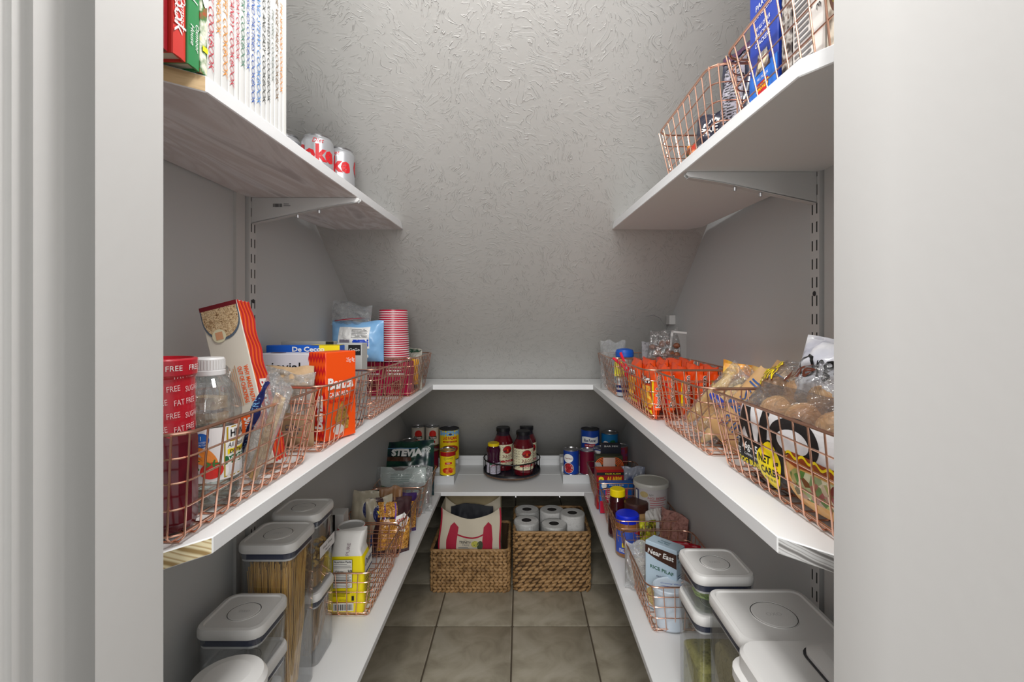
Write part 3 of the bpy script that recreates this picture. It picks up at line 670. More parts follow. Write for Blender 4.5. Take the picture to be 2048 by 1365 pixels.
redp = mat('pouch_red', (196, 24, 40), .35, coat=.2)
bag('snack_pouch', 'red snack pouch behind the plum pouch on the upper right shelf', 'bag', (.452, .790, zu), .11, .172, .05, redp, rz=-30, group=GU, prints=lambda p, a, c: (p.text('tasty', 0, .05, .013, WHITE, 1, shear=.2), p.text('snacks', 0, .034, .010, WHITE, 1, shear=.2)), seed=6, standing=True)
def pprz(p, a, c): p.text('ROWNZ', 0, c * .26, .008, WHITE, 1, fit=a * .45, bold=.02); p.text('PRETZ', 0, c * .16, .012, WHITE, 1, fit=a * .55, bold=.02)
foil = mottle('foil_dark', [(24, 26, 34), (60, 64, 76), (200, 204, 214), (30, 32, 42), (18, 20, 26)], 60, .3, detail=6, dist=2)
o = bag('snack_pouch', 'crinkled black pretzel bag low in the far upper right basket', 'bag', (.385, .893, zu), .125, .120, .06, darkp, rz=-58, group=GU, prints=lambda p, a, c: (pprz(p, a, c), p.rect(-a * .42, -c * .45, a * .42, -c * .02, foil, 0)), seed=8, wr=.012)
trail = mottle('trail_mix_photo', [(50, 60, 30), (200, 60, 40), (226, 150, 60), (90, 40, 26), (220, 200, 160), (40, 90, 50)], 60, .35, kind='voronoi')
bag('snack_pouch', 'small multicoloured trail mix pouch at the far end, upper right', 'bag', (.375, .975, zu), .075, .092, .05, trail, rz=-50, group=GU, seed=9, wr=.008)

# ================================================================ middle left basket A
GA = 'items in the near left wire basket'
syr = mottle('dark_red_syrup', [(70, 10, 24), (104, 16, 34), (60, 8, 20)], 20, .12, spec=.6)
wrap = mat('wrapper_red', (196, 20, 44), .28, coat=.35, bump=(50, .5, .002))
root = empty('syrup_bottle', (-.4035, .532, zm), 0, 'dark red syrup bottle with red sugar free neck wrapper beside the door frame', 'bottle', GA)
b = MB(); b.lathe([(.0001, .003), (.028, .001), (.034, .004), (.0365, .012), (.0365, .100), (.0335, .116), (.031, .120)], syr, 14); b.build('glass_body', root, ang=20)
b = MB(); pr_ = [(.0345, .106), (.0338, .112), (.0335, .170), (.0345, .172), (.0358, .174), (.0362, .190), (.0352, .1915), (.0325, .192), (.0320, .1885), (.0001, .188)]; b.lathe(pr_, wrap, 40); b.build('red_wrapper', root, ang=50)
p = Print(Cyl(.0338, .14, 20)); k = 0
for row in range(5):
    for col_ in range(-3, 4):
        t = ('SUGAR FREE', 'FAT FREE')[(row + col_) % 2]; p.text(t, col_ * .036 + (row % 2) * .016, -.024 + row * .0145, .0062, mat('ink_pink_white', (246, 214, 216), .4), 1, fit=.034 if (row + col_) % 2 == 0 else .026, rot=4)
p.done(root)
p = Print(Cyl(.0362, .182, 20)); [p.text('FREE', c_ * .024, 0, .0058, WHITE, 1, fit=.016) for c_ in range(-4, 5)]; p.done(root)
# vinegar bottle
root = empty('vinegar_bottle', (-.405, .618, zm), 0, 'clear vinegar bottle with a white cap and vegetable label', 'bottle', GA)
b = MB(); out = [(.0001, .004), (.026, .001), (.034, .003), (.0375, .010), (.0378, .020), (.0365, .024), (.0365, .108), (.038, .112), (.038, .122), (.036, .134), (.030, .150), (.022, .160), (.0165, .165), (.0165, .170)]
b.lathe(out, GLASS, 40); b.build('glass_body', root, ang=70)
b = MB(); b.lathe([(.0001, .008), (.032, .008), (.0345, .014), (.0345, .094), (.0001, .094)], clear('vinegar_liquid', (226, 234, 232), .05, .05), 32); b.build('vinegar', root)
b = MB(); b.lathe([(.0185, .163), (.0192, .164), (.0192, .1695), (.0182, .170), (.0185, .1705), (.0185, .184), (.0172, .1858), (.0001, .186)], mat('cap_white', (226, 226, 226), .4), 48)
for i in range(36):
    a = 2 * PI * i / 36; b.box(.0184 * math.cos(a) - .0005, .0184 * math.sin(a) - .0005, .1715, .0184 * math.cos(a) + .0005, .0184 * math.sin(a) + .0005, .183, OXW)
b.build('ribbed_cap', root, ang=40)
p = Print(Cyl(.0368, .064, 55)); p.rect(-.05, -.030, .055, .036, mat('label_paper', (232, 230, 230), .5), 0)
p.ell(-.022, .022, .009, .009, BLUE, 1); p.ell(-.022, .022, .0078, .0078, mat('badge_blue', (40, 110, 200), .4), 2); p.text('1', -.022, .025, .005, WHITE, 3); p.text('KITCHEN', -.022, .020, .0022, WHITE, 3); p.text('ESSENTIAL', -.022, .0165, .0022, WHITE, 3)
car = mat('carrot_orange', (238, 140, 50), .5); leaf = mat('leaf_green', (60, 120, 50), .5)
for (u_, v_, a_) in ((-.020, .004, -50), (-.022, -.004, -28), (-.014, .000, -60)): p.ell(u_ + .003, v_, .013, .0042, car, 2, a=a_)
for k in range(9): p.ell(-.034 + (k % 3) * .004, .012 - k * .003, .0035, .0022, leaf, 1, 8, k * 40)
p.ell(-.010, -.016, .0125, .0105, mat('tomato_red', (208, 34, 24), .3), 3); p.ell(-.033, -.022, .008, .006, mat('olive_dark', (34, 40, 30), .4), 2); p.ell(-.026, .010, .006, .004, mat('beet', (110, 26, 60), .4), 1, a=30)
for k in range(5): p.ell(-.010 + .005 * math.cos(k * 1.26), -.008 + .002 * math.sin(k * 1.26), .004, .0012, leaf, 4, 8, k * 72)
gold = mat('label_gold', (190, 160, 30), .4)
p.rect(.006, .018, .050, .035, gold, 1); p.rect(.008, .0195, .050, .0335, WHITE, 2); p.text('HEINZ', .028, .0265, .009, BLACK, 3, fit=.034, bold=.02); p.rect(.003, -.028, .050, .017, gold, 1); p.rect(.0045, -.0265, .050, .0155, WHITE, 2)
p.text('All Natural', .024, .012, .006, BLACK, 3, fit=.034, shear=.2); p.rect(.007, .000, .050, .0068, YEL, 3); p.text('DISTILLED', .026, .0034, .0045, BLACK, 4, fit=.032, bold=.02); p.rect(.004, -.012, .050, -.0015, GREEN, 3); p.text('VINEGAR', .026, -.0068, .007, WHITE, 4, fit=.036, bold=.02); p.rect(.009, -.024, .045, -.014, mat('label_tint', (222, 226, 230), .5), 3)
p.done(root)
p = Print(Cyl(.036, .130, 5)); p.text('2028', -.006, .002, .0035, GREY, 1); p.text('JN 03:15', 0, -.003, .0035, GREY, 1); p.done(root, 'printed_date')
# leaning pasta box
pastap = mottle('pasta_bowl_photo', [(120, 84, 52), (206, 172, 128), (236, 212, 172), (150, 108, 70), (222, 196, 150)], 120, .45, detail=5, dist=2.5)
def pchick(p, a, c):
    p.rect(-a / 2, c / 2 - .007, a / 2, c / 2, DRED, 1)
    bowl = mat('bowl_rim', (92, 104, 120), .4)
    p.poly([(-a / 2, c / 2 - .007)] + [(-.0 + a / 2 * math.cos(t), c / 2 - .024 - .034 * abs(math.sin(t)) * 1.0) for t in [PI + PI * i / 14 for i in range(15)]] + [(a / 2, c / 2 - .007)], bowl, 1)
    p.poly([(-a / 2 + .002, c / 2 - .007)] + [(a * .47 * math.cos(t), c / 2 - .022 - .032 * abs(math.sin(t))) for t in [PI + PI * i / 14 for i in range(15)]] + [(a / 2 - .002, c / 2 - .007)], pastap, 2)
    p.ell(-a * .14, c / 2 - .050, .0105, .0105, CREAM, 3); p.rect(-a * .14 - .005, c / 2 - .056, -a * .14 + .006, c / 2 - .044, mat('seal_tan', (220, 160, 120), .5), 4)
    p.text('WHY MAKE PASTA', .020, -.012 + .01, .0062, ORG, 2, rot=-90, fit=.058, bold=.03); p.text('OUT OF CHICKPEAS', .0105, -.012 + .01, .0062, ORG, 2, rot=-90, fit=.058, bold=.03)
    for k in range(5): p.rect(.003 - k * .003, -.034, .0042 - k * .003, .030 - .004 * (k % 3), mat('fine_tan', (206, 160, 122), .5), 1)
    for k in range(2): p.ring(-.020, .022 - k * .022, .0045, .0050, ORG, 1); p.ell(-.020, .022 - k * .022, .0012, .002, ORG, 1)
    p.rect(-a / 2, -.075, a / 2, -.050, ORG, 1); p.text('50%', .006, -.062, .014, WHITE, 2, rot=-90, bold=.03, fit=.018)
def pwavy(p, a, c):
    m1 = mat('wave_red', (204, 24, 30), .35)
    for k in range(4): p.wave(-a * .36 + k * a * .26, -c / 2, -a * .36 + k * a * .26, c / 2, .003, .05, .0048, m1, 1, ph=k * .2)
    p.text('banza', 0, -.030, .020, WHITE, 3, rot=-90, fit=.062, bold=.04)
carton('pasta_box', 'cream and orange chickpea pasta box leaning left against the shelf rail', 'box', (-.408, .755, zm + .006), .058, .042, .262, mat('carton_cream', (226, 218, 204), .45), tilt=(R(-4), R(-15), R(4)), group=GA, prints={'front': pchick, 'right': pwavy}, right=mat('carton_orange', (240, 92, 30), .35), top=mat('carton_top', (214, 208, 200), .45))
# long bread stick bag with dark blue spine
o = bag('breadstick_bag', 'clear crinkled bag with a dark blue strip leaning in the near left basket', 'bag', (-.400, .692, zm + .004), .055, .165, .018, FILM2, rot=(R(0), R(27), R(-25)), group=GA, seed=12, wr=.010, prints=lambda p, a, c: (p.rect(-a * .40, -c * .46, -a * .16, c * .42, NAVY, 1), p.text('CROUTILLERS', -a * .28, 0, .006, LBLUE, 2, rot=90, fit=.09)))
b = MB(); 
for k in range(3): b.tube([(.004 + .006 * k, 0, .01), (.005 + .006 * k, .002, .07), (.003 + .006 * k, 0, .145)], .0034, mottle('breadstick', [(196, 150, 90), (226, 190, 130), (170, 120, 66)], 60, .6), 8)
b.build('breadsticks', o)
bag('cracker_sleeve', 'crumpled clear bag of crackers behind the vinegar bottle', 'bag', (-.475, .728, zm), .07, .165, .05, FILM2, rz=-8, group=GA, seed=14, wr=.014)
b = MB(); crk = mottle('cracker', [(206, 160, 96), (230, 196, 140), (186, 136, 74)], 90, .6)
for k in range(5): b.loft([rrect(.042, .030, .006, .004 + k * .024, cx=.002 * (k % 2)), rrect(.042, .030, .006, .022 + k * .024, cx=.002 * (k % 2))], crk)
b.build('crackers', bpy.data.objects['cracker_sleeve'])

# ================================================================ middle left basket B
GBB = 'packages in the second left wire basket'
borg = mat('pasta_box_orange', (244, 84, 20), .32); zig = mat('zigzag_red', (206, 22, 36), .35)
def pbz(p, a, c):
    p.text('Banza', -a * .02, c * .14, .021, WHITE, 2, fit=a * .84, bold=.04); p.text('CAVATAPPI', -a * .10, c * .015, .0085, WHITE, 2, fit=a * .62, bold=.03); p.text('FROM CHICKPEAS', -a * .05, -c * .06, .0065, RED, 2, fit=a * .74, bold=.02); p.text('25g 8g', a * .30, c * .40, .008, WHITE, 2, fit=a * .28)
    p.poly([(-.010, -.070), (-.018, -.045), (-.006, -.024), (.002, -.012), (.012, -.03), (.020, -.050), (.018, -.070)], mottle('cavatappi_photo', [(110, 90, 40), (200, 160, 80), (150, 110, 50)], 140, .4), 1); p.ell(-.008, -.068, .014, .010, WHITE, 2)
def pbs(p, a, c):
    for k in range(7):
        v = -c * .44 + k * c * .145; P = [(-a / 2 + a * t / 12, v + (.007 if t % 2 else -.004)) for t in range(13)]
        for q in range(12):
            (x0, y0), (x1, y1) = P[q], P[q + 1]; p.tris([(x0, y0 - .005), (x1, y1 - .005), (x1, y1 + .005), (x0, y0 + .005)], [(0, 1, 2, 3)], zig, 1)
    p.text('banza', a * .12, -.030, .019, WHITE, 3, rot=90, fit=.066, bold=.04)
rz = R(-24); cx = -.3665 - (.045 / 2) * math.cos(rz) + (-.089 / 2) * math.sin(rz) * 1; cy = .912 - (.045 / 2) * math.sin(rz) + (.089 / 2) * math.cos(rz)
carton('pasta_box', 'bright orange pasta box with white lettering and red zigzags in a left wire basket', 'box', (cx - .010, cy, zm), .045, .080, .172, borg, rz=-24, group=GBB, prints={'right': pbz, 'front': pbs})
jw = mat('carton_lilac_white', (222, 220, 228), .45)
carton('pasta_box', 'white carton with large black lowercase lettering behind the brown paper bag', 'box', (-.478, .998, zm), .114, .052, .166, jw, rz=-3, group=GBB, prints={'front': lambda p, a, c: (p.text('jovial', 0, c * .5 - .026, .017, BLACK, 1, fit=.062, bold=.01), p.text('brown rice', .002, c * .5 - .045, .006, DRED, 1, shear=.3), p.lines(-.05, -.07, .05, .0, 6, GREY, 1)), 'right': lambda p, a, c: (p.text('Nutrition', 0, c * .5 - .016, .008, BLACK, 1, fit=.04), p.lines(-.02, -.06, .02, .055, 14, GREY, 1)), 'top': lambda p, a, c: p.ell(-.03, 0, .016, .012, BROWN, 1)})
dcb = mat('carton_blue', (20, 92, 196), .35)
carton('pasta_box', 'blue and yellow pasta carton standing behind the white carton', 'box', (-.472, 1.048, zm), .160, .030, .180, dcb, group=GBB, prints={'front': lambda p, a, c: (p.text('De Cecco', .012, c / 2 - .008, .010, WHITE, 1, fit=.07, bold=.03), p.rect(a * .22, c / 2 - .03, a / 2, c / 2, YEL, 0)), 'top': lambda p, a, c: p.rect(a * .1, -c / 2, a / 2, c / 2, YEL, 0)})
carton('pasta_box', 'grey topped carton with a black band behind the blue one', 'box', (-.478, 1.079, zm), .118, .022, .187, mat('carton_grey', (150, 150, 146), .45), group=GBB, prints={'front': lambda p, a, c: p.rect(a * .35, c * .3, a / 2, c / 2, BLACK, 0)})
kraft = mat('kraft_paper', (188, 158, 122), .65, bump=(40, .8, .004))
def pcloud(p, a, c):
    for (u, v, s) in ((-.012, .026, 1), (.024, .004, .8), (-.004, -.018, .8), (.018, -.040, 1.2), (-.030, -.050, .9)):
        for q in range(5): p.ring(u + .006 * s * math.cos(q * 1.26), v + .005 * s * math.sin(q * 1.26), .0042 * s, .0050 * s, mat('ink_cloud_blue', (50, 60, 110), .5), 1, 14)
bag('paper_bag', 'brown paper bag printed with blue clouds beside the orange pasta box', 'bag', (-.432, .893, zm), .095, .150, .052, kraft, rz=-6, group=GBB, prints=pcloud, seed=21, crimp=.02, wr=.008)
tanb = mottle('cracker_bag_print', [(196, 176, 150), (216, 204, 190), (120, 140, 190), (206, 190, 166)], 24, .3, stretch=(1, 1, .4), detail=2)
bag('cracker_bag', 'tan and blue printed bag left of the cloud printed paper bag', 'bag', (-.505, .902, zm), .070, .135, .045, tanb, rz=4, group=GBB, seed=22, prints=lambda p, a, c: (p.rect(-.028, -.05, .026, -.005, mat('ink_denim', (84, 110, 170), .4), 1), p.lines(-.024, -.045, .02, -.01, 7, WHITE, 2)), wr=.008)
bag('clear_bag', 'loose clear film over the packages in the second left basket', 'bag', (-.455, .862, zm + .07), .15, .075, .02, FILM2, rot=(R(-14), R(4), R(-8)), group=GBB, seed=23, wr=.02)
carton('snack_box', 'pale grey carton with a black label in the third left basket', 'box', (-.418, 1.150, zm), .085, .035, .180, mat('carton_pale_grey', (186, 188, 186), .45), rz=-4, prints={'front': lambda p, a, c: (p.rect(a * .12, c / 2 - .028, a * .48, c / 2 - .004, BLACK, 1), p.text('GoGo', a * .3, c / 2 - .015, .007, WHITE, 2))})

# ================================================================ middle left far end: cups and pouches
magc = mat('carton_magenta', (176, 18, 70), .35)
for k, (x, y, wd, lb_) in enumerate(((-.382, 1.520, .075, 'magenta carton under the striped cups at the right'), (-.462, 1.512, .072, 'magenta carton left of the other one under the cup sleeve'))):
    carton('dessert_box', lb_, 'box', (x - .004, y, zm), wd, .06, .104, magc, rz=(-4, 3)[k], group='magenta cartons in the far left basket', prints={'front': lambda p, a, c: (p.lines(-a * .4, .01, a * .4, .04, 3, WHITE, 1), p.ell(0, -.02, .02, .014, DRED, 1))})
root = empty('paper_cups', (-.4040, 1.515, zm + .107), 0, 'stack of red and white striped paper cups nested upside down', 'cups')
cw = mat('cup_white', (232, 226, 226), .4); cr = mat('cup_red', (190, 28, 62), .35)
n = 23; pitch = .160 / n; first_cup = None
for i in range(n):
    if first_cup is None:
        b = MB(); r = .0500
        b.lathe([(r - .0022, .001), (r, 0), (r + .0008, .0012), (r, .0026), (r - .0014, .0028), (r - .0020, pitch + .001)], cw, 40, mats=[cw, cw, cw, cw, cr]); first_cup = b.build('cup', root, ang=60); c_ = first_cup
    else: c_ = first_cup.copy(); COL.objects.link(c_)
    c_.location = (0.0, 0, i * pitch); s_ = 1 - .11 * i / n; c_.scale = (s_, s_, 1)
b = MB(); b.disc(.0385, n * pitch + .0005, cw, 32); b.build('cup_base', root)
lbag = mottle('pack_sky_blue', [(110, 168, 222), (140, 190, 234), (96, 150, 206)], 8, .28)
def pcup(p, a, c):
    p.rect(-.045, -.020, .046, .042, WHITE, 1); p.lines(-.005, .010, .042, .038, 7, BLACK, 2, .35, 4, .2); p.rect(-.040, -.014, -.008, .006, mat('photo_grey', (130, 124, 140), .5), 2); p.rect(.001, -.014, .044, .006, mat('ink_cobalt', (22, 70, 190), .4), 2); p.lines(.006, -.011, .03, -.003, 2, LBLUE, 3)
    p.ell(.022, -.042, .020, .010, WHITE, 1); p.text('Disposable', .022, -.042, .005, BROWN, 2)
bag('cup_package', 'light blue plastic cup package with a white label before the striped cups', 'bag', (-.475, 1.392, zm + .115), .155, .118, .070, lbag, rz=-5, prints=pcup, seed=31, crimp=.02, wr=.006)
bag('clear_bag', 'crumpled clear plastic sleeve end above the light blue package', 'bag', (-.500, 1.400, zm + .215), .120, .070, .055, FILM2, rot=(0, R(6), R(-5)), seed=32, wr=.02, crimp=.02)
b = MB()
for k in range(3): b.lathe([(.043, .0), (.044, .001), (.043, .0035)], cw, 30, -.002, 0, mats=[cw, cr])
q = b.build('cup_rims', bpy.data.objects['clear_bag.001']); q.location = (0, 0, .02); q.rotation_euler = (0, R(-12), 0)
# support for the package: low white boxes in basket C? (photo: rests on the basket rims)
bag('salad_bag', 'small clear bag with dark green leaf print at the far left end of the shelf', 'bag', (-.372, 1.632, zm), .085, .140, .05, clear('pouch_hazy', (225, 230, 226), .3, .2, (60, .8, .01), milk=.35, milkcol=(210, 206, 190)), rz=-25, seed=33, wr=.014, prints=lambda p, a, c: (p.poly([(-.04, .066), (-.02, .054), (.03, .058), (.042, .066)], mat('leaf_dark', (24, 60, 44), .4), 1), p.rect(-.038, -.055, -.008, .03, MAG, 1), p.rect(.012, -.05, .036, .035, mat('ink_mustard', (220, 160, 40), .4), 1), p.rect(-.02, -.064, .02, -.04, TEAL, 2)))
bag('sweets_bag', 'clear bag of red sweets beside the magenta cartons', 'bag', (-.448, 1.628, zm), .09, .115, .05, mottle('red_sweets', [(150, 20, 50), (210, 60, 90), (230, 190, 190), (120, 16, 40)], 50, .3, kind='voronoi'), rz=-6, seed=34, wr=.010)
# ================================================================ middle right, basket E: buns
GE = 'bagged buns in the near right basket'
bun = mottle('bun_brown', [(176, 120, 66), (206, 152, 92), (222, 176, 118), (190, 134, 78)], 12, .5, detail=3)
def bunloaf(parent, c, r, L, ax='x'):
    b = MB(); b.ell(c, (L / 2, r, r * .8) if ax == 'x' else (r, L / 2, r * .8), bun, 16, 10); return b.build('bun', parent)
wfilm = mottle('bun_bag_white', [(224, 224, 226), (200, 198, 200), (232, 232, 232)], 10, .22, detail=2)
def pbun(p, a, c):
    # a ~ .27 wide, c ~ .165 high; near end of the bag is at +u (door side)
    p.rect(-a * .5, -c * .02, a * .5, c * .32, mat('bag_panel_white', (226, 226, 228), .3), 0)
    P = BLACK
    # heavy black letters A I O across the white band
    p.poly([(-.118, .002), (-.098, .002), (-.090, .016), (-.078, .016), (-.074, .002), (-.056, .002), (-.074, .050), (-.098, .050)], P, 1)
    p.rect(-.048, .002, -.030, .050, P, 1)
    p.ell(.022, .024, .047, .030, P, 1, 36); p.ell(.022, .022, .029, .016, mat('bag_panel_white2', (226, 226, 228), .3), 2, 30)
    p.rect(-a * .47, -.042, .030, .000, P, 2); p.text('SOFT', -.112, -.010, .0095, WHITE, 3, fit=.026, bold=.02); p.text('WHITE', -.110, -.025, .0095, WHITE, 3, fit=.030, bold=.02)
    p.text('16g-15g=', -.060, -.012, .0115, WHITE, 3, fit=.060, bold=.02); p.text('CARBS   FIBER', -.062, -.026, .004, WHITE, 3, fit=.044)
    p.text('HOT DOG BUNS', -.086, -.037, .0080, YEL, 3, fit=.082, bold=.03)
    p.poly([(-.024 + .027 * math.cos(t) * (1 + .06 * math.sin(5 * t)), -.026 + .036 * math.sin(t) * (1 + .05 * math.cos(4 * t))) for t in [2 * PI * i / 30 for i in range(30)]], P, 3)
    p.poly([(-.024 + .0245 * math.cos(t) * (1 + .06 * math.sin(5 * t)), -.026 + .0335 * math.sin(t) * (1 + .05 * math.cos(4 * t))) for t in [2 * PI * i / 30 for i in range(30)]], YEL, 4)
    p.text('NET 1g', -.024, -.018, .0115, BLACK, 5, fit=.040, bold=.03); p.text('CARBS', -.022, -.034, .0105, BLACK, 5, fit=.036, bold=.03); p.text('PER BUN', -.022, -.046, .0045, BLACK, 5)
    # picture of a filled hot dog
    hb = mottle('hotdog_bun_photo', [(190, 130, 60), (226, 172, 96), (236, 196, 130)], 30, .3); p.poly([(.008, .000), (.03, .010), (.13, .004), (.13, -.060), (.03, -.060), (.008, -.03)], hb, 3)
    p.poly([(.020, -.018), (.030, -.010), (.13, -.008), (.13, -.042), (.028, -.046)], mottle('slaw_photo', [(120, 40, 30), (90, 130, 60), (226, 220, 190), (150, 60, 60), (170, 190, 110)], 110, .4, kind='voronoi'), 4)
    p.poly([(.012, -.004), (.022, .010), (.13, .008), (.13, -.004), (.03, -.008)], mat('sausage', (150, 70, 34), .3), 5); p.wave(.014, .006, .13, .004, .003, .022, .0038, YEL, 6)
    p.lines(-.12, -.078, .00, -.062, 2, BLACK, 1, .4, 6)
o = bag('bun_bag', 'large bag of hot dog buns with heavy black letters and a yellow splash', 'bag', (.3900, .604, zm + .001), .292, .136, .112, wfilm, rz=-87, group=GE, seed=41, crimp=.03, wr=.006, prints=None, pu=7, pv=4)
o.data.materials[0] = clear('bun_film', gloss=.35, rough=.1, bump=(30, 1, .02), milk=.05)
pq = Print(type('G', (), {'maxe': .012, '__call__': lambda s, u, v, off: Vector((max(-.145, min(.145, u * 1.06 - .004)), -.056 * max(0, 1 - abs(max(-1, min(1, u * 1.06 / .146))) ** 7) ** .62 * max(.0, 1 - abs(max(-.985, min(.985, v / .080))) ** 4) ** .6 - off - .0035 - .0010 * math.sin(u * 90 + v * 60), v * .89 + .064))})())
pbun(pq, .262, .158); pq.done(o)
for k in range(4):
    bunloaf(o, (-.092 + k * .061, -.012, .040), .031, .052, 'x'); bunloaf(o, (-.092 + k * .061, -.006, .100), .029, .052, 'x'); bunloaf(o, (-.092 + k * .061, .028, .068), .028, .054, 'x')
def ptop(p, a, c):
    br = mat('ink_chestnut', (96, 44, 24), .4)
    p.text('NATURE', -.066, .004, .018, br, 1, fit=.058, bold=.06, rot=8, shear=.2); p.text('NATURE', -.066, .004, .018, YEL, 2, fit=.056, bold=.01, rot=8, shear=.2); p.text('OWN', -.055, -.016, .018, br, 1, fit=.044, bold=.06, rot=8, shear=.2); p.text('OWN', -.055, -.016, .018, YEL, 2, fit=.042, bold=.01, rot=8, shear=.2)
    p.text('Life', .012, -.004, .022, br, 2, fit=.052, rot=14, shear=.3, bold=.02); p.text('BEST BY MAR 02', .07, .022, .005, BLACK, 2)
o = bag('bun_bag', 'second bun bag lying on top with yellow and brown lettering', 'bag', (.384, .672, zm + .103), .220, .085, .09, clear('bun_film2', gloss=.4, rough=.1, bump=(34, 1, .02), milk=.05), rot=(R(-52), R(0), R(-86)), group=GE, seed=43, wr=.008, prints=ptop)
for k in range(4): bunloaf(o, (-.084 + k * .055, .004, .036), .026, .050, 'x')
def porg(p, a, c):
    p.text('Organic', -.012, .012, .030, BLACK, 1, fit=.105, rot=6, shear=.25); p.poly([(-.012, .036), (.05, .040), (.06, .024), (.0, .022)], mat('ink_rust', (150, 60, 34), .4), 1); p.ring(.026, .031, .005, .009, WHITE, 2); p.text('SELL BY 11-09', .03, -.022, .006, BLACK, 1)
o = bag('bread_bag', 'white plastic bread bag with black script topping the near right basket', 'bag', (.440, .640, zm + .094), .160, .112, .09, mottle('bread_bag_film', [(208, 210, 222), (232, 232, 236), (188, 190, 206)], 14, .2, detail=4, bump=.6), rot=(R(-20), R(4), R(-58)), group=GE, seed=45, wr=.016, prints=porg)

# ================================================================ basket F: bread sleeves
GF = 'bread and snack bags in the third right basket'
slv = mat('sleeve_kraft', (206, 164, 112), .55, bump=(30, .4, .002)); sb = mat('ink_sleeve_blue', (40, 84, 150), .5)
def psl(p, a, c):
    p.text('SLIMS', 0, .022, .024, sb, 1, fit=a * .62, rot=90 * 0, bold=-.01); p.rect(-a * .42, -.012, a * .42, .002, sb, 1); p.text('POTATO', 0, -.005, .009, slv, 2, fit=a * .5); p.text('SLIMS', 0, -.034, .020, sb, 1, fit=a * .5); p.lines(-a * .4, .040, a * .4, .052, 2, sb, 1, .5)
rolls = mottle('golden_roll', [(206, 150, 70), (236, 186, 104), (246, 214, 146), (216, 162, 84)], 16, .4, detail=3)
def sleeve(loc, rot, lab, sd):
    o = bag('bread_sleeve', lab, 'bag', loc, .105, .150, .06, slv, rot=rot, group=GF, seed=sd, crimp=.02, wr=.005, prints=psl, back=slv); return o
sleeve((.372, .870, zm + .008), (R(-16), R(38), R(-54)), 'kraft sleeve with blue lettering, front one, slanting in the third right basket', 51)
sleeve((.425, .868, zm + .012), (R(-22), R(30), R(-42)), 'kraft sleeve with blue lettering tucked behind the front slanting one', 52)
for j, (x, y, z, ln, lb_) in enumerate(((.350, .962, .060, .17, 'lower bag of golden bread sticks slanting toward the noodles'), (.392, .985, .088, .16, 'upper bag of golden bread sticks slanting toward the noodles'))):
    o = bag('roll_bag', lb_, 'bag', (x - .012, y - .02, zm + .004), .085, ln, .055, clear('roll_film', gloss=.35, rough=.1, bump=(40, 1, .02), milk=.05), rot=(R(-10), R(40), R(-62)), group=GF, seed=55 + j, wr=.010)
    b = MB()
    for k in range(3): b.ell((-.024 + .024 * k, -.006 + .004 * (k % 2), ln * .48), (.0125, .014, ln * .40), rolls, 12, 12)
    b.build('bread_sticks', o)
    p = Print(Flat((0, -.028, ln * .55), (1, 0, 0), (0, 0, 1))); p.ell(.0, .012, .020, .008, mat('ink_ultramarine', (50, 70, 180), .4), 1, a=10); p.text('bread', 0, .012, .005, WHITE, 2); p.done(o)
chip = mottle('chip_bag_orange', [(240, 110, 40), (250, 200, 80), (220, 60, 20)], 12, .3)
for j, (x, y, lb_) in enumerate(((.435, .955, 'small orange snack bag behind the kraft sleeves'), (.470, .900, 'small golden snack bag by the wall behind the kraft sleeves'), (.478, 1.040, 'small orange snack bag next to the noodle basket at the wall'))):
    bag('snack_bag', lb_, 'bag', (x, y, zm), .10, .142, .05, chip if j != 1 else mottle('chip_bag_gold', [(206, 150, 60), (240, 210, 130), (160, 60, 30)], 14, .3), rot=(R(-8), R(10), R(-30 + 20 * j)), group=GF, seed=60 + j, wr=.010, prints=lambda p, a, c: (p.ell(0, .03, .026, .013, WHITE, 1, a=12), p.text('Original', 0, .03, .008, RED, 2, rot=12)))

# ================================================================ basket G: noodle packets
GN = 'orange noodle packets in the second right basket'
nod = mat('noodle_orange', (242, 84, 22), .28, bump=(60, .5, .002)); nyel = mottle('noodle_photo', [(240, 170, 40), (250, 214, 90), (236, 120, 30), (246, 196, 70)], 55, .3, dist=2)
def pnood(p, a, c):
    p.rect(-a * .38, -c * .30, a * .38, c * .12, nyel, 1); p.text('Ramen', 0, c * .24, .016, WHITE, 2, fit=a * .6, bold=.04); p.text('Ramen', 0, c * .24, .016, BLACK, 1, fit=a * .64, bold=.07); p.rect(-a * .4, -c * .42, a * .4, -c * .34, YEL, 1)
npk = 0
for row, yy in enumerate((1.182, 1.318)):
    for i in range(5):
        x = .3245 + i * .0345 + (0 if row == 0 else -.004)
        side = ('nearest the aisle', 'second from the aisle', 'in the middle', 'second from the wall', 'nearest the wall')[i]
        o = bag('noodle_packet', 'orange noodle packet %s, %s row' % (side, ('front', 'back')[row]), 'packet', (x, yy, zm + (.0 if row == 0 else .004)), .118, .124 + .004 * ((i * 3) % 3), .034, nod, rot=(R(random.uniform(-2, 2)), 0, R(-90 + random.uniform(-3, 3))), group=GN, seed=70 + npk, crimp=.05, wr=.007, nu=16, nv=18, prints=pnood if i == 0 else None)
        if row == 0:
            p = Print(Cyl(.0135, .062, 90, cx=.0455, cy=0)); 
            p.rect(-.009, -.040, .009, .044, nod, 0)
            p.text(('Noodle Ramen', 'Ramen', 'Real Ramen', 'Ramen', 'Ramen')[i], .002, .004, .0105, WHITE, 1, rot=90, fit=.076, bold=.07); p.text(('Noodle Ramen', 'Ramen', 'Real Ramen', 'Ramen', 'Ramen')[i], .002, .004, .0105, BLACK, 2, rot=90, fit=.073, bold=.01)
            p.rect(-.0135, -.03, -.009, .03, (YEL, RED)[i % 2], 1); p.done(o)
        npk += 1

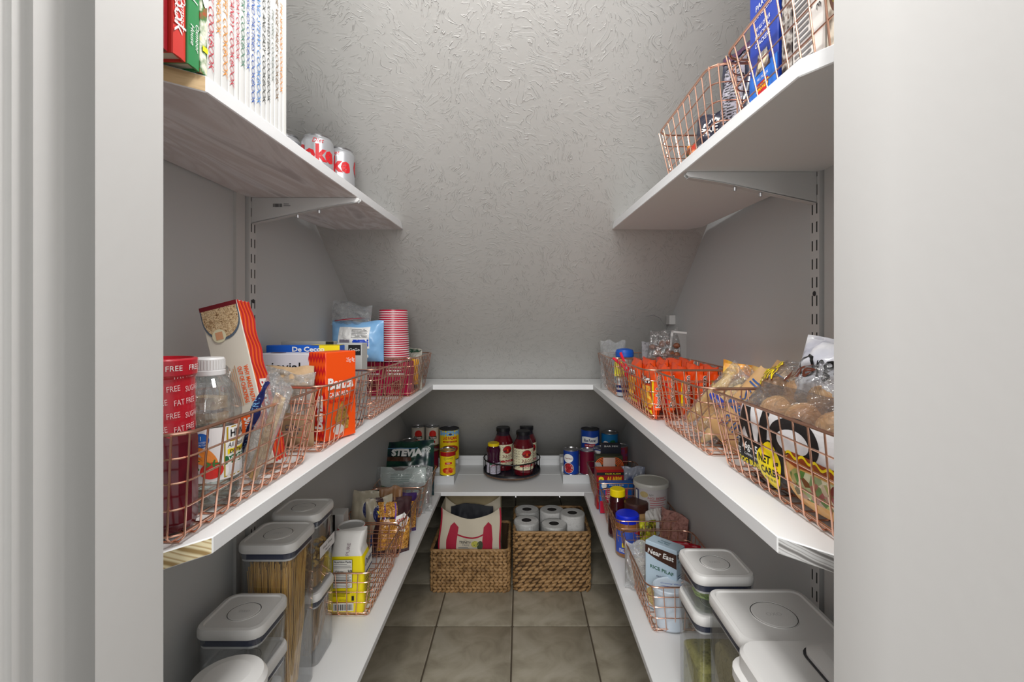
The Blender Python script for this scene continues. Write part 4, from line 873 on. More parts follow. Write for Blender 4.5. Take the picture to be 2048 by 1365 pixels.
# ================================================================ basket I: odds and ends
GI = 'odds and ends in the far right basket'
root = empty('twine_spool', (.4020, 1.520, zm + .060), 0, 'white plastic spool standing in the far right basket', 'spool', GI); root.rotation_euler = (R(18), R(10), 0)
b = MB(); b.lathe([(.0001, 0), (.019, 0), (.020, .002), (.019, .004), (.011, .005), (.011, .038), (.019, .039), (.020, .041), (.019, .043), (.005, .0435), (.0045, .040), (.0001, .040)], OXW, 32); b.build('spool_body', root)
carton('tissue_box', 'plain white box supporting the spool in the far right basket', 'box', (.4020, 1.530, zm), .06, .06, .056, mat('carton_white', (210, 210, 208), .5), group=GI)
root = empty('bottle', (.352, 1.610, zm), 0, 'squat bottle with a blue cap in the far right basket', 'bottle', GI)
b = MB(); b.lathe([(.026, 0), (.027, .004), (.027, .10), (.024, .112), (.023, .118)], mat('bottle_smoke', (150, 140, 130), .3), 28); b.build('bottle_body', root)
b = MB(); b.lathe([(.029, .112), (.030, .114), (.030, .128), (.027, .136), (.012, .140), (.0001, .141)], BLUE, 28); b.build('cap', root)
root = empty('food_tub', (.318, 1.486, zm), 0, 'small clear jar with dark blue bands in the far right basket', 'jar', GI)
b = MB(); b.lathe([(.017, 0), (.0185, .003), (.0185, .012), (.0185, .020), (.0185, .026), (.0185, .034), (.0185, .044), (.017, .050), (.0001, .050)], NAVY, 24, mats=[mat('tub_grey', (170, 172, 176), .3)] * 2 + [NAVY, mat('tub_grey', (0, 0, 0)), NAVY, mat('tub_grey', (0, 0, 0)), mat('tub_grey', (0, 0, 0)), OXW]); b.build('tub_body', root)
b = MB(); b.lathe([(.0192, .048), (.0192, .055), (.0001, .0555)], OXW, 24); b.build('lid', root)
carton('yellow_pouch', 'yellow notched card pouch behind the wires of the far right basket', 'packet', (.3130, 1.508, zm + .058), .030, .006, .058, mat('neon_yellow', (232, 226, 60), .4), rz=-20, group=GI)
root = empty('bag_clip', (.3150, 1.425, zm + .093), 0, 'red plastic bag clip leaning on the rim before the noodle packets', 'clip'); root.rotation_euler = (R(-10), R(-34), R(10))
clr = mat('clip_red', (214, 18, 50), .3)
for s_ in (-1, 1):
    b = MB(); b.loft([[(s_ * .003 - .004, -.004, -.012), (s_ * .003 + .004, -.004, -.012), (s_ * .003 + .004, .004, -.012), (s_ * .003 - .004, .004, -.012)], [(s_ * .004 - .004, -.004, .008), (s_ * .004 + .003, -.004, .008), (s_ * .004 + .003, .004, .008), (s_ * .004 - .004, .004, .008)], [(s_ * .014 - .004, -.003, .046), (s_ * .014 + .003, -.003, .046), (s_ * .014 + .003, .003, .046), (s_ * .014 - .004, .003, .046)]], clr); b.build('clip_arm', root)
b = MB(); b.lathe([(.0001, -.007), (.004, -.007), (.004, .007), (.0001, .007)], STEEL, 12); q = b.build('hinge', root); q.rotation_euler = (R(90), 0, 0); q.location = (0, 0, -.001)
b = MB(); b.box(-.016, -.002, -.034, .012, .002, -.010, clr); b.build('clip_jaw', root, False)
bag('clear_bag', 'rolled clear plastic sleeve at the aisle end of the far right basket', 'bag', (.318, 1.640, zm), .085, .165, .055, FILM2, rz=-10, group=GI, seed=81, wr=.016, standing=True)
o = bag('clear_bag', 'clear bag of brown candies standing in the far right corner', 'bag', (.455, 1.510, zm), .120, .205, .07, clear('candy_film', gloss=.45, rough=.08, bump=(30, 1, .02), milk=.06), rz=-8, group=GI, seed=82, wr=.016, standing=True, pinch=.3)
b = MB(); cb = mottle('brown_candy', [(96, 54, 34), (150, 96, 70), (120, 70, 46)], 60, .3)
for k in range(26): b.ell((random.uniform(-.038, .038), random.uniform(-.016, .016), .10 + random.uniform(0, .065)), (.011, .010, .009), cb, 8, 6)
for k in range(16): b.ell((random.uniform(-.038, .038), random.uniform(-.016, .016), .02 + random.uniform(0, .08)), (.012, .011, .010), mat('pale_candy', (196, 186, 180), .4), 8, 6)
b.build('candies', o, kind='stuff')
o = tag((lambda b: (b.tube([(.0, 0, 0), (-.012, 0, .030), (-.026, .002, .052), (-.046, .004, .062), (-.072, .004, .058)], .0012, mat('wire_grey', (120, 120, 120), .4), 6), b.build('wire_loop'))[1])(MB()), 'thin grey wire curling up from the far right basket', 'wire'); o.location = (.485, 1.565, zm + .190)
o2 = bpy.data.objects['wire_loop']; b = MB(); b.tube([(.040, 0, -.060), (.0, 0, 0)], .003, FILM2, 8); b.build('clear_sleeve', o2)
root = empty('picture_frame', (.492, 1.500, zm), 0, 'clear acrylic framed card leaning on the right wall behind the noodles', 'frame', GI); root.rotation_euler = (0, R(6), R(-12))
b = MB(); W_, H_ = .075, .200
for a_ in ((-W_ / 2, 0, -W_ / 2 + .006, H_), (W_ / 2 - .006, 0, W_ / 2, H_), (-W_ / 2, H_ - .006, W_ / 2, H_), (-W_ / 2, 0, W_ / 2, .006)): b.box(a_[0], -.004, a_[1], a_[2], .004, a_[3], OXW)
b.build('frame_border', root, False); b = MB(); b.box(-W_ / 2 + .006, -.001, .006, W_ / 2 - .006, .001, H_ - .006, mat('card_grey', (150, 148, 146), .4)); b.build('card', root, False)
bag('grey_bag', 'grey dotted cloth bag beside the white spool', 'bag', (.440, 1.600, zm), .07, .165, .05, mottle('grey_cloth', [(110, 108, 112), (150, 148, 152), (130, 126, 130)], 80, .7), rz=10, group=GI, seed=84, wr=.012, standing=True)

# ================================================================ lower left canisters
GO = 'clear push-top containers'
spg = mottle('spaghetti', [(176, 126, 44), (232, 184, 84), (206, 154, 60), (244, 204, 116)], 30, .5, stretch=(6, 6, .3), detail=3)
brn = mottle('brown_spaghetti', [(120, 84, 46), (176, 134, 80), (146, 106, 60)], 30, .5, stretch=(6, 6, .3))
def sticks(root, w, d, h, n, m, lean=.012, r=.0011, top=1.0):
    b = MB(); rr = random.Random(5)
    for i in range(n):
        a, c = rr.uniform(-1, 1), rr.uniform(-1, 1)
        # thin the interior, keep the visible shell dense
        if max(abs(a), abs(c)) < .55: a *= 1.7; c *= 1.7
        a = max(-1, min(1, a)); c = max(-1, min(1, c)); hh = h * (top - .10 * rr.random())
        b.tube([(a * w * .30, c * d * .30, .008), (a * w * .40 + rr.uniform(-lean, lean) * .4, c * d * .40, h * .5), (a * w * .44 + rr.uniform(-lean, lean) * .3, c * d * .44, hh)], r, m, 4)
    return b.build('pasta_strands', root, kind='stuff')
o = oxo((-.4855, .955, ZL + .001), .112, .112, .326, 'tall clear container of golden spaghetti with a white lid', spg, 0); sticks(o, .09, .09, .285, 420, spg)
o = oxo((-.4880, 1.072, ZL + .001), .108, .104, .160, 'clear container of dark pasta strands under the labelled one'); sticks(o, .085, .085, .125, 260, brn)
o = oxo((-.4880, 1.072, ZL + .162), .108, .104, .172, 'clear container of curly pasta with an outlined paper label, stacked on another'); mac = mottle('curly_pasta', [(190, 140, 50), (232, 190, 96), (210, 164, 70)], 60, .5)
b = MB(); rr = random.Random(3)
for i in range(170):
    x, y, z = rr.uniform(-.038, .038), rr.uniform(-.038, .038), .014 + .068 * rr.random(); a = rr.uniform(0, 2 * PI); t = Vector((math.cos(a), math.sin(a), rr.uniform(-.6, .6))) * .007
    if max(abs(x), abs(y)) < .024 and z < .065: continue
    b.tube([(x - t.x, y - t.y, z - t.z), (x, y, z + .003), (x + t.x, y + t.y, z + t.z)], .0032, mac, 6)
b.build('curly_pasta', o, kind='stuff')
b = MB(); b.loft([rrect(.088, .088, .014, .008), rrect(.088, .088, .014, .040)], mottle('dark_pasta_fill', [(120, 86, 40), (170, 126, 60), (90, 66, 36)], 60, .6)); b.build('pasta_fill', o)
lbp = MB(); q = Print(Flat((.0530, .0, .082), (0, 1, 0), (0, 0, 1))); q.rect(-.042, -.014, .042, .014, BLACK, 0); q.rect(-.0408, -.0128, .0408, .0128, mat('label_paper', (232, 230, 230), .5), 1); q.text('Whole Wheat', 0, .003, .0055, BLACK, 2, fit=.05, shear=.2); q.text('Macaroni', 0, -.006, .0045, BLACK, 2, shear=.2); q.done(o, 'paper_label')
oxo((-.4800, .828, ZL + .001), .112, .110, .166, 'squat clear container under the empty one, near left corner', mat('flour_fill', (206, 204, 200), .8), .10)
oxo((-.4800, .828, ZL + .168), .112, .110, .080, 'small empty clear container stacked at the near left corner')
root = empty('canister', (-.414, .672, ZL + .001), 0, 'round white canister at the bottom left edge of the picture', 'canister')
b = MB(); b.lathe([(.0001, 0), (.045, 0), (.048, .003), (.048, .225)], OXW, 40); b.build('canister_body', root)
b = MB(); b.lathe([(.050, .222), (.051, .224), (.051, .236), (.046, .244), (.030, .2475), (.0001, .2485)], OXW, 48); b.build('lid', root, ang=60)
# flour bag and neighbours, basket M
fy = mat('flour_yellow', (246, 226, 16), .42); fw = mat('flour_white', (224, 222, 218), .5, bump=(26, .6, .004))
def pfl(p, a, c):
    p.rect(-a * .5, -c * .5, a * .5, c * .26, fy, 0)
    u0, u1 = -a * .36, a * .20; p.rect(u0, -.030, u1, .042, BLACK, 1); p.rect(u0 + .0008, -.0292, u1 - .0008, .0412, mat('panel_white', (226, 226, 220), .5), 2)
    um = (u0 + u1) / 2; p.text('Nutrition Facts', um, .0365, .0052, BLACK, 3, fit=(u1 - u0) * .9, bold=.03); p.rect(u0 + .002, .0215, u1 - .002, .0225, BLACK, 3); p.text('Calories', um - .008, .012, .005, BLACK, 3, fit=.020, bold=.03); p.text('30', u1 - .006, .0125, .008, BLACK, 3, bold=.03); p.lines(u0 + .002, .024, u1 - .002, .032, 2, GREY, 3, .4); p.lines(u0 + .002, -.028, u1 - .002, .008, 9, GREY, 3, .4, 7); p.rect(u0 + .002, -.0100, u1 - .002, -.0086, BLACK, 4)
    p.lines(u0, -.052, u1 - .006, -.036, 5, mat('ink_olive', (90, 84, 10), .5), 1, .4, 2); p.text('RECYCLE', um, -.060, .003, BLACK, 1); p.rect(u1 - .002, -.062, u1 + .004, -.050, BLACK, 1)
    p.rect(u0, -.088, u1 + .003, -.068, mat('panel_white', (0, 0, 0)), 1); p.bars(u0 + .002, -.086, u1, -.071, BLACK, 2)
root = o = bag('flour_bag', 'yellow and white flour bag standing in a lower left wire basket', 'bag', (-.4440, 1.243, zl), .088, .196, .070, fw, rz=2, seed=91, standing=True, wr=.006, pinch=.1)
# the folded paper bag: rewrite its mesh as a boxy bag with a folded top
def boxbag(o, w, d, h, m, mtop, seed):
    me = o.data; b = MB(); sd = Vector((seed, seed * 2, 1)); loops = []; zs = [0, .004, .03, .06, .09, .12, h * .74, h * .78, h * .84, h * .92, h * .97, h]
    for z in zs:
        f = z / h; k = 1 if f < .72 else 1 - (f - .72) * .5; kd = 1 if f < .72 else max(.22, 1 - (f - .72) * 2.6); L = []
        for (x, y, _) in rrect(w * k * (.97 if z == 0 else 1), d * kd * (.95 if z == 0 else 1), min(.008, d * kd * .4), z, 3):
            nz = noise.noise(Vector((x * 24, y * 24, z * 22)) + sd) * .0045 * min(1, z * 20) * (1 + (f > .7) * 1.2); L.append((x + nz, y + nz * .8 + (f > .72) * (f - .72) * .02, z + nz * (f > .8)))
        loops.append(L)
    n = len(loops[0])
    for j in range(len(loops) - 1): b.loft([loops[j], loops[j + 1]], mtop if zs[j] >= h * .74 else m, False, False)
    b.add(loops[-1], [tuple(range(n))], mtop); b.add(loops[0], [tuple(reversed(range(n)))], m)
    me.clear_geometry(); me.from_pydata(b.v, [], b.f); me.materials.clear(); [me.materials.append(q) for q in b.mats]
    me.polygons.foreach_set('material_index', b.mi); me.polygons.foreach_set('use_smooth', [True] * len(me.polygons)); me.update(); bm = bmesh.new(); bm.from_mesh(me); bmesh.ops.remove_doubles(bm, verts=bm.verts, dist=1e-5); bm.to_mesh(me); bm.free(); me.set_sharp_from_angle(angle=R(60))
boxbag(o, .086, .068, .196, fy, fw, 4)
p = Print(Flat((0, -.0385, .098), (1, 0, 0), (0, 0, 1))); 
pf2 = pfl; p.rect = (lambda orig: lambda u0, v0, u1, v1, m, layer=0: p if m is fy else orig(u0, v0, u1, v1, m, layer))(p.rect); pf2(p, .086, .196); p.done(o)
p = Print(Flat((.0465, 0, .098), (0, 1, 0), (0, 0, 1))); p.rect(-.032, -.004, .032, .045, mat('panel_white', (0, 0, 0)), 0); p.text('Domino', .0, .028, .017, NAVY, 1, fit=.056, shear=.3, bold=.02); p.rect(-.032, -.0008, .032, .004, NAVY, 1); p.lines(-.028, -.08, .028, -.01, 9, mat('ink_olive', (0, 0, 0)), 1, .4, 5); p.done(o)
p = Print(Flat((.004, -.030, .162), (.95, 0, .2), (-.1, .34, .93))); p.text('PURE', 0, 0, .009, mat('ink_faded', (150, 130, 140), .5), 1, rot=80); p.done(o)
root = empty('food_tub', (-.4800, 1.352, zl), 0, 'cardboard tub with red and yellow rim behind the flour bag', 'tub')
b = MB(); b.lathe([(.0001, 0), (.035, 0), (.036, .150)], mottle('tub_print', [(226, 200, 60), (200, 60, 40), (240, 230, 200)], 20, .4), 36); b.build('tub_body', root)
b = MB(); b.lathe([(.0372, .146), (.0372, .154), (.0372, .164), (.0362, .165), (.0345, .165), (.034, .160), (.0001, .160)], YEL, 36, mats=[YEL, RED, OXW, OXW, OXW, mat('tub_lid_grey', (170, 170, 168), .4)]); b.build('lid', root, ang=50)
carton('carton', 'white and dark carton between the labelled container and the chip bag', 'box', (-.535, 1.405, zl), .040, .05, .182, mat('carton_white', (0, 0, 0)), rz=4, left=BLACK, prints={'front': lambda p, a, c: p.rect(-a / 2, -c / 2, -a * .1, c * .5, BLACK, 0)})
# basket N
GNN = 'snack bags in the second lower left basket'
chipw = mat('chip_bag_pale', (176, 168, 148), .35, bump=(30, .8, .004))
def ptos(p, a, c):
    p.ell(0, .040, .024, .030, NAVY, 1, a=10); p.poly([(-.012, .054), (.012, .046), (.004, .016)], YEL, 2); p.ell(.006, .052, .012, .008, mat('ink_royal', (40, 90, 170), .4), 2); p.poly([(-.006, .012), (.014, .02), (.008, -.012)], mat('ink_lime', (210, 210, 40), .4), 3); p.rect(-a * .4, -c * .45, a * .4, -.02, mat('ink_denim', (84, 110, 170), .4), 1); p.text('CHIPS', 0, .066, .007, WHITE, 3)
bag('chip_bag', 'pale chip bag with blue and yellow logo, leftmost in its basket', 'bag', (-.504, 1.560, zl), .125, .180, .06, chipw, rot=(R(-6), R(6), R(10)), group=GNN, seed=95, prints=ptos, wr=.012)
bag('chip_bag', 'narrow blue and yellow chip bag beside the pale one', 'bag', (-.452, 1.532, zl), .085, .172, .05, chipw, rot=(R(-4), R(0), R(28)), group=GNN, seed=96, prints=ptos, wr=.010)
brb = mat('brown_paper', (128, 92, 60), .5, bump=(30, .8, .004))
bag('paper_bag', 'folded brown paper bag between the chips and the pretzels', 'bag', (-.430, 1.580, zl), .075, .190, .05, brb, rot=(R(-2), R(0), R(14)), group=GNN, seed=97, wr=.012)
prz = mottle('pretzel_photo', [(60, 30, 24), (196, 132, 50), (226, 170, 80), (110, 60, 30), (210, 150, 66)], 55, .25, dist=2.5, detail=3)
purp2 = mat('pretzel_bag_purple', (58, 32, 92), .28, coat=.3)
def pdot(p, a, c):
    p.rect(-a * .40, -c * .42, a * .44, c * .12, prz, 0); p.rect(-a * .44, c * .16, a * .05, c * .42, prz, 0); p.rect(-a * .30, c * .10, -a * .26, c * .44, mat('ink_violet', (120, 80, 180), .3), 1); p.rect(-a * .02, c * .10, a * .02, c * .44, mat('ink_violet', (0, 0, 0)), 1); p.poly([(.002, .028), (.030, .038), (.046, .022), (.034, -.020), (.014, -.016), (-.004, .010)], WHITE, 1)
    p.text("Dot's", .022, .018, .013, RED, 2, fit=.034, rot=28, shear=.2, bold=.03); p.text('Homestyle', .022, .006, .004, TEAL, 2, rot=28); p.text('Pretzels', .024, -.006, .009, DRED, 2, fit=.034, rot=28, shear=.2, bold=.02)
bag('pretzel_bag', 'purple pretzel bag with a white badge and red script, front one', 'bag', (-.4150, 1.520, zl), .120, .172, .055, mat('pretzel_bag_brown', (60, 36, 40), .25, coat=.4), rot=(R(-14), R(8), R(30)), group=GNN, seed=98, prints=pdot, wr=.008)
bag('pretzel_bag', 'second purple pretzel bag behind the badge of the first', 'bag', (-.425, 1.670, zl), .120, .135, .05, purp2, rot=(R(-8), R(4), R(30)), group=GNN, seed=99, prints=lambda p, a, c: p.rect(-a * .46, -c * .40, a * .46, c * .30, prz, 0), wr=.010)
# basket O : sweetener and clear bags
GOO = 'bags in the far lower left basket'
stv = mottle('sweetener_bag', [(20, 40, 44), (30, 70, 54), (24, 44, 54), (34, 90, 64)], 8, .25, detail=2)
bag('sweetener_bag', 'dark green sweetener bag with white capital letters across the top', 'bag', (-.486, 2.030, zl), .238, .228, .07, stv, rot=(R(-8), R(-2), R(-4)), group=GOO, seed=101, wr=.012, prints=lambda p, a, c: (p.text('STEVIA', .008, .070, .026, WHITE, 1, fit=.135, bold=.06), p.text('02', .094, .074, .020, WHITE, 1, shear=.3), p.rect(-.10, .034, .03, .052, BROWN, 1), p.lines(-.08, .084, .06, .090, 1, LBLUE, 1, .4)))
clb = clear('zip_bag', gloss=.35, rough=.1, bump=(26, 1, .02), milk=.12)
o = bag('zip_bag', 'clear zip bag around a green and white packet under the sweetener bag', 'bag', (-.466, 1.870, zl), .235, .170, .07, clb, rot=(R(-8), 0, R(-2)), group=GOO, seed=103, wr=.014)
carton('tea_packet', 'green and white organic packet inside the clear zip bag', 'packet', (-.466, 1.878, zl + .012), .180, .012, .150, mat('packet_green', (40, 120, 70), .4), tilt=(R(-8), 0, R(-2)), group=GOO, prints={'front': lambda p, a, c: (p.poly([(-a / 2, c / 2)] + [(-a / 2 + a * t / 12, c * .04 - .014 * math.sin(PI * t / 12)) for t in range(13)] + [(a / 2, c / 2)], mat('packet_white', (206, 218, 214), .4), 0), p.poly([(-.05, c / 2), (-.03, c / 2 - .012), (.0, c / 2 - .012), (.02, c / 2)], BROWN, 1), p.lines(-.05, .012, .05, .052, 6, mat('ink_sage', (130, 160, 150), .5), 1, .4), p.text('organic', .0, .004, .010, GREEN, 1, rot=180, fit=.05))})
bag('clear_bag', 'puffy clear bag at the near side of the far lower left basket', 'bag', (-.430, 1.822, zl), .13, .12, .045, FILM2, rot=(R(-6), 0, R(20)), group=GOO, seed=105, wr=.016)
bag('sweets_bag', 'small pouch with red and blue print low in the far lower left basket', 'bag', (-.420, 1.930, zl), .10, .10, .04, mottle('mixed_print', [(150, 30, 50), (60, 90, 150), (200, 200, 205), (40, 110, 110)], 26, .3, kind='voronoi'), rz=14, group=GOO, seed=106, wr=.010)
# ================================================================ lower back shelf
riserm = mat('riser_white', (206, 208, 210), .4)
def riser(x0, x1, y0, label, face):
    root = empty('can_riser', ((x0 + x1) / 2, y0, ZL), 0, label, 'riser'); w = x1 - x0
    for k in range(3):
        b = MB(); b.box(-w / 2, k * .066, .0005, w / 2, k * .066 + .0655, .036 + k * .022, riserm); b.build('step', root, False)
        b = MB(); b.box(-w / 2, k * .066 - .0016, .036 + k * .022 - .001, w / 2, k * .066 + .0005, .036 + k * .022 + .004, riserm); b.build('lip', root, False)
    return root
riser(-.560, -.304, 2.172, 'white three step can riser on the left of the lower back shelf', 1)
riser(.195, .510, 2.185, 'white three step can riser on the right of the lower back shelf', -1)
GC = 'food cans on the lower back shelf'
def s1(z): return ZL + z + .0005
my = mat('can_yellow', (240, 208, 24), .35); mr = mat('can_red', (176, 24, 30), .35); mm_ = mat('can_maroon', (110, 14, 44), .35); cr_ = mat('can_cream', (206, 198, 184), .4); cbz = mat('can_blue', (20, 66, 160), .35)
def pold(p, r, h): p.rect(-.045, h * .28, .045, h * .45, mr, 0); p.ell(0, .022, .020, .010, YEL, 2); p.ring(0, .022, .019, .021, GREEN, 2, sy=.5); p.text('OLD EL PASO', 0, .022, .006, BLACK, 3, fit=.032, bold=.02); p.rect(-.016, -.004, .016, .006, RED, 1); p.text('RED', 0, .001, .006, WHITE, 2); p.text('ENCHILADA', 0, -.010, .005, RED, 1); p.ell(0, -.032, .028, .014, mottle('enchilada_photo', [(150, 20, 16), (220, 60, 30), (240, 170, 60)], 60, .3), 1)
can('food_can', 'yellow and red enchilada sauce can at the front of the left riser', (-.338, 2.2115, s1(.036)), .0375, .116, my, pold, 14, GC)
def plas(p, r, h): p.rect(-.06, h * .30, .06, h * .47, LBLUE, 0); p.ell(0, .052, .008, .005, NAVY, 1); p.text('LAS PALMAS', 0, .034, .014, RED, 1, fit=.072, bold=.03); p.rect(-.035, .012, .035, .020, mr, 1); p.text('RED CHILE SAUCE', 0, .016, .005, YEL, 2, fit=.055); p.ell(0, -.020, .044, .020, mottle('stew_photo', [(90, 20, 16), (190, 60, 40), (60, 40, 30)], 60, .3), 1)
can('food_can', 'large yellow can with a dark lid at the back of the left riser', (-.346, 2.316, s1(.080)), .0480, .146, my, plas, 14, GC, lidm=DGREY)
def ptomc(p, r, h): p.ell(0, .010, .017, .020, mat('tomato_red', (0, 0, 0)), 1); p.rect(-.019, -.012, .019, .002, mat('ink_forest', (20, 60, 44), .4), 2); p.text('Tomato', 0, -.005, .008, WHITE, 3, fit=.030, bold=.02); p.ell(0, -.026, .012, .008, mr, 1)
for (x, lb_) in ((-.438, 'small cream tomato can stacked at the left on a maroon can'), (-.5155, 'small cream tomato can stacked farthest left over the sweetener bag')): pass
for i, (x, y) in enumerate(((-.4990, 2.322), (-.4300, 2.322))):
    can('food_can', ('maroon can under the left small tomato can', 'maroon can under the right small tomato can')[i], (x, y, s1(.080)), .0330, .064, mm_, lambda p, r, h: p.text('berries', 0, 0, .012, WHITE, 1, shear=.3), 12, GC)
    can('food_can', ('small cream tomato can, left one of the stacked pair', 'small cream tomato can, right one of the stacked pair')[i], (x, y, s1(.080 + .0650)), .0325, .090, cr_, ptomc, 14, GC)
can('food_can', 'pale can with a silver top behind the sweetener bag', (-.523, 2.247, s1(.058)), .038, .128, mat('can_pale', (170, 170, 168), .4), None, 0, GC)
can('food_can', 'dark red can hidden on the second step of the left riser', (-.418, 2.238, s1(.058)), .033, .085, mm_, None, 0, GC)
def pkid(p, r, h): p.ell(-.012, .020, .024, .020, WHITE, 1); p.text('Red Beans', -.008, .020, .006, DRED, 2, fit=.034, bold=.02); p.ell(-.010, -.024, .024, .024, WHITE, 2); p.ell(-.010, -.024, .0225, .0225, mottle('kidney_beans', [(120, 16, 24), (190, 40, 50), (150, 24, 34)], 130, .3, kind='voronoi'), 3); p.text('great', -.026, .042, .006, NAVY, 2)
can('food_can', 'blue and white can with a picture of red beans, front of the right riser', (.2365, 2.225, s1(.036)), .0370, .114, cbz, pkid, -10, GC)
def pblu(p, r, h): p.wave(-.045, .020, .045, .024, .003, .09, .030, WHITE, 1); p.text('Blue Runner', 0, .022, .014, NAVY, 2, fit=.062, shear=.2, bold=.03); p.rect(-.026, -.010, .026, .004, mr, 1); p.text('RED BEANS', 0, -.003, .006, WHITE, 2); p.ell(0, -.034, .022, .010, DRED, 1)
can('food_can', 'tall blue can with a dark lid and white script, back of the right riser', (.3400, 2.325, s1(.080)), .0450, .142, cbz, pblu, -10, GC, lidm=DGREY)
can('food_can', 'blue can with white script on the middle step of the right riser', (.3800, 2.248, s1(.058)), .0380, .092, cbz, pblu, -8, GC)
tl = mat('can_teal', (20, 120, 180), .35)
def ptl(p, r, h): p.ell(-.016, .016, .014, .010, WHITE, 1); p.text('Libby', -.016, .016, .008, RED, 2, fit=.020, bold=.02); p.ell(.018, .020, .014, .012, GREEN, 1); p.rect(.0, -.006, .028, .002, YEL, 1)
can('food_can', 'teal can with a silver lid at the back right of the right riser', (.4350, 2.325, s1(.080)), .0410, .124, tl, ptl, -14, GC)
can('food_can', 'can with red and green label at the far right of the right riser', (.4680, 2.242, s1(.058)), .0370, .105, mottle('can_mixed', [(30, 70, 140), (170, 40, 50), (60, 120, 80)], 22, .35), None, 0, GC)
can('food_can', 'maroon can beside the bean picture can on the right riser', (.3130, 2.228, s1(.036)), .0370, .110, mm_, None, 0, GC)

# turntable with wire rail and jars
root = empty('turntable', (-.0420, 2.318, ZL + .0005), 0, 'dark round turntable with a black wire rail in the centre of the lower back shelf', 'turntable')
wd = mottle('turntable_wood', [(62, 46, 38), (104, 80, 62), (80, 62, 50)], 14, .5, stretch=(1, 5, 3)); tb = mat('turntable_black', (30, 33, 46), .35); blk = mat('rail_black', (18, 18, 20), .4, .3)
b = MB(); b.lathe([(.0001, .0), (.08, 0), (.08, .010), (.126, .010), (.138, .016), (.139, .024)], wd, 56); b.build('wooden_base', root)
b = MB(); b.lathe([(.139, .024), (.138, .028), (.134, .0285), (.133, .024), (.0001, .024)], tb, 56); b.build('tray', root)
for z in (.030, .084):
    b = MB(); b.tube([(.136 * math.cos(2 * PI * i / 48), .136 * math.sin(2 * PI * i / 48), z) for i in range(48)], .0030, blk, 6, True); b.build('rail_ring', root)
for i in range(20):
    a = 2 * PI * (i + .3) / 20; b = MB(); b.tube([(.136 * math.cos(a), .136 * math.sin(a), .028), (.136 * math.cos(a), .136 * math.sin(a), .084)], .0017, blk, 6); b.build('rail_post', root)
TZ = ZL + .0005 + .0245
sauce = mottle('tomato_sauce', [(76, 10, 18), (110, 22, 28), (90, 14, 20)], 30, .12); sgl = mat('sauce_glass', (94, 14, 26), .1, coat=.6)
darkg = mat('glass_dark', (40, 34, 44), .12); plum = mat('jam_plum', (60, 14, 44), .12, coat=.5)
def saucejar(x, y, label, a0, full=True):
    r = .0480; h = .222; root = empty('sauce_jar', (x, y, TZ), 0, label, 'jar', 'tall pasta sauce jars on the turntable')
    root.scale = (1, 1, .93); b = MB(); b.lathe([(.0001, .003), (.036, 0), (.043, .004), (r - .001, .020), (r, .045), (r, .140), (r - .002, .152), (r - .010, .170), (r - .0145, .180)], sgl, 40); b.build('glass_body', root, ang=60)
    b = MB(); b.lathe([(r - .0145, .180), (r - .017, .186), (r - .017, .203)], darkg, 36); b.build('glass_neck', root)
    b = MB(); b.lathe([(r - .0155, .200), (r - .0145, .201), (r - .0145, .217), (r - .0165, .2195), (.0001, .2195)], mat('jar_lid_black', (24, 24, 28), .35), 40); b.build('lid', root)
    p = Print(Cyl(r, .090, a0)); pc = mat('label_parchment', (226, 220, 186), .5); p.rect(-.062, -.058, .062, .048, pc, 0); p.ell(.014, .022, .023, .020, BLACK, 1); p.ell(.014, .022, .0215, .0185, mr, 2); p.ell(.014, .016, .019, .006, BLACK, 3); p.rect(.010, .012, .018, .026, mat('ink_ember', (220, 90, 40), .4), 4)
    p.text("RAO'S", .016, -.012, .0125, mat('ink_wine', (120, 24, 34), .4), 1, fit=.046, bold=.01); p.text('HOMEMADE', .016, -.023, .004, BLACK, 1); p.rect(-.020, -.042, .05, -.032, mr, 1); p.text('MARINARA', .018, -.037, .005, WHITE, 2); p.text('PREMIUM SAUCE', .018, -.049, .004, BLACK, 1); p.lines(-.058, -.004, -.026, .044, 9, GREY, 1, .35, 3); p.rect(-.058, -.050, -.044, -.036, GREY, 1); p.done(root)
saucejar(.0130, 2.252, 'tall red sauce jar with cream label standing at the front right of the turntable', 4)
saucejar(-.0850, 2.325, 'tall red sauce jar at the back left of the turntable behind the jam', 12)
saucejar(.0300, 2.352, 'tall red sauce jar hidden behind the front right one', 20)
def pj(p): p.rect(-.045, -.030, .045, .022, mat('label_lilac', (190, 184, 200), .5), 0); p.text('pick', .002, .014, .013, DRED, 1, shear=.3, bold=.03); p.lines(-.03, -.024, .03, .004, 5, GREY, 1, .4); p.ell(-.016, .018, .006, .005, GREEN, 2)
jar('jam_jar', 'small dark plum jam jar with a yellow lid on the left of the turntable', (-.128, 2.262, TZ), [(.0001, .002), (.026, 0), (.031, .004), (.033, .012), (.033, .050), (.0295, .066), (.0300, .080), (.033, .105), (.033, .118), (.028, .128), (.026, .134)], plum, mat('jar_lid_yellow', (236, 206, 20), .35), capprof(.0275, .130, .144), pj, (.033, .034), 10)

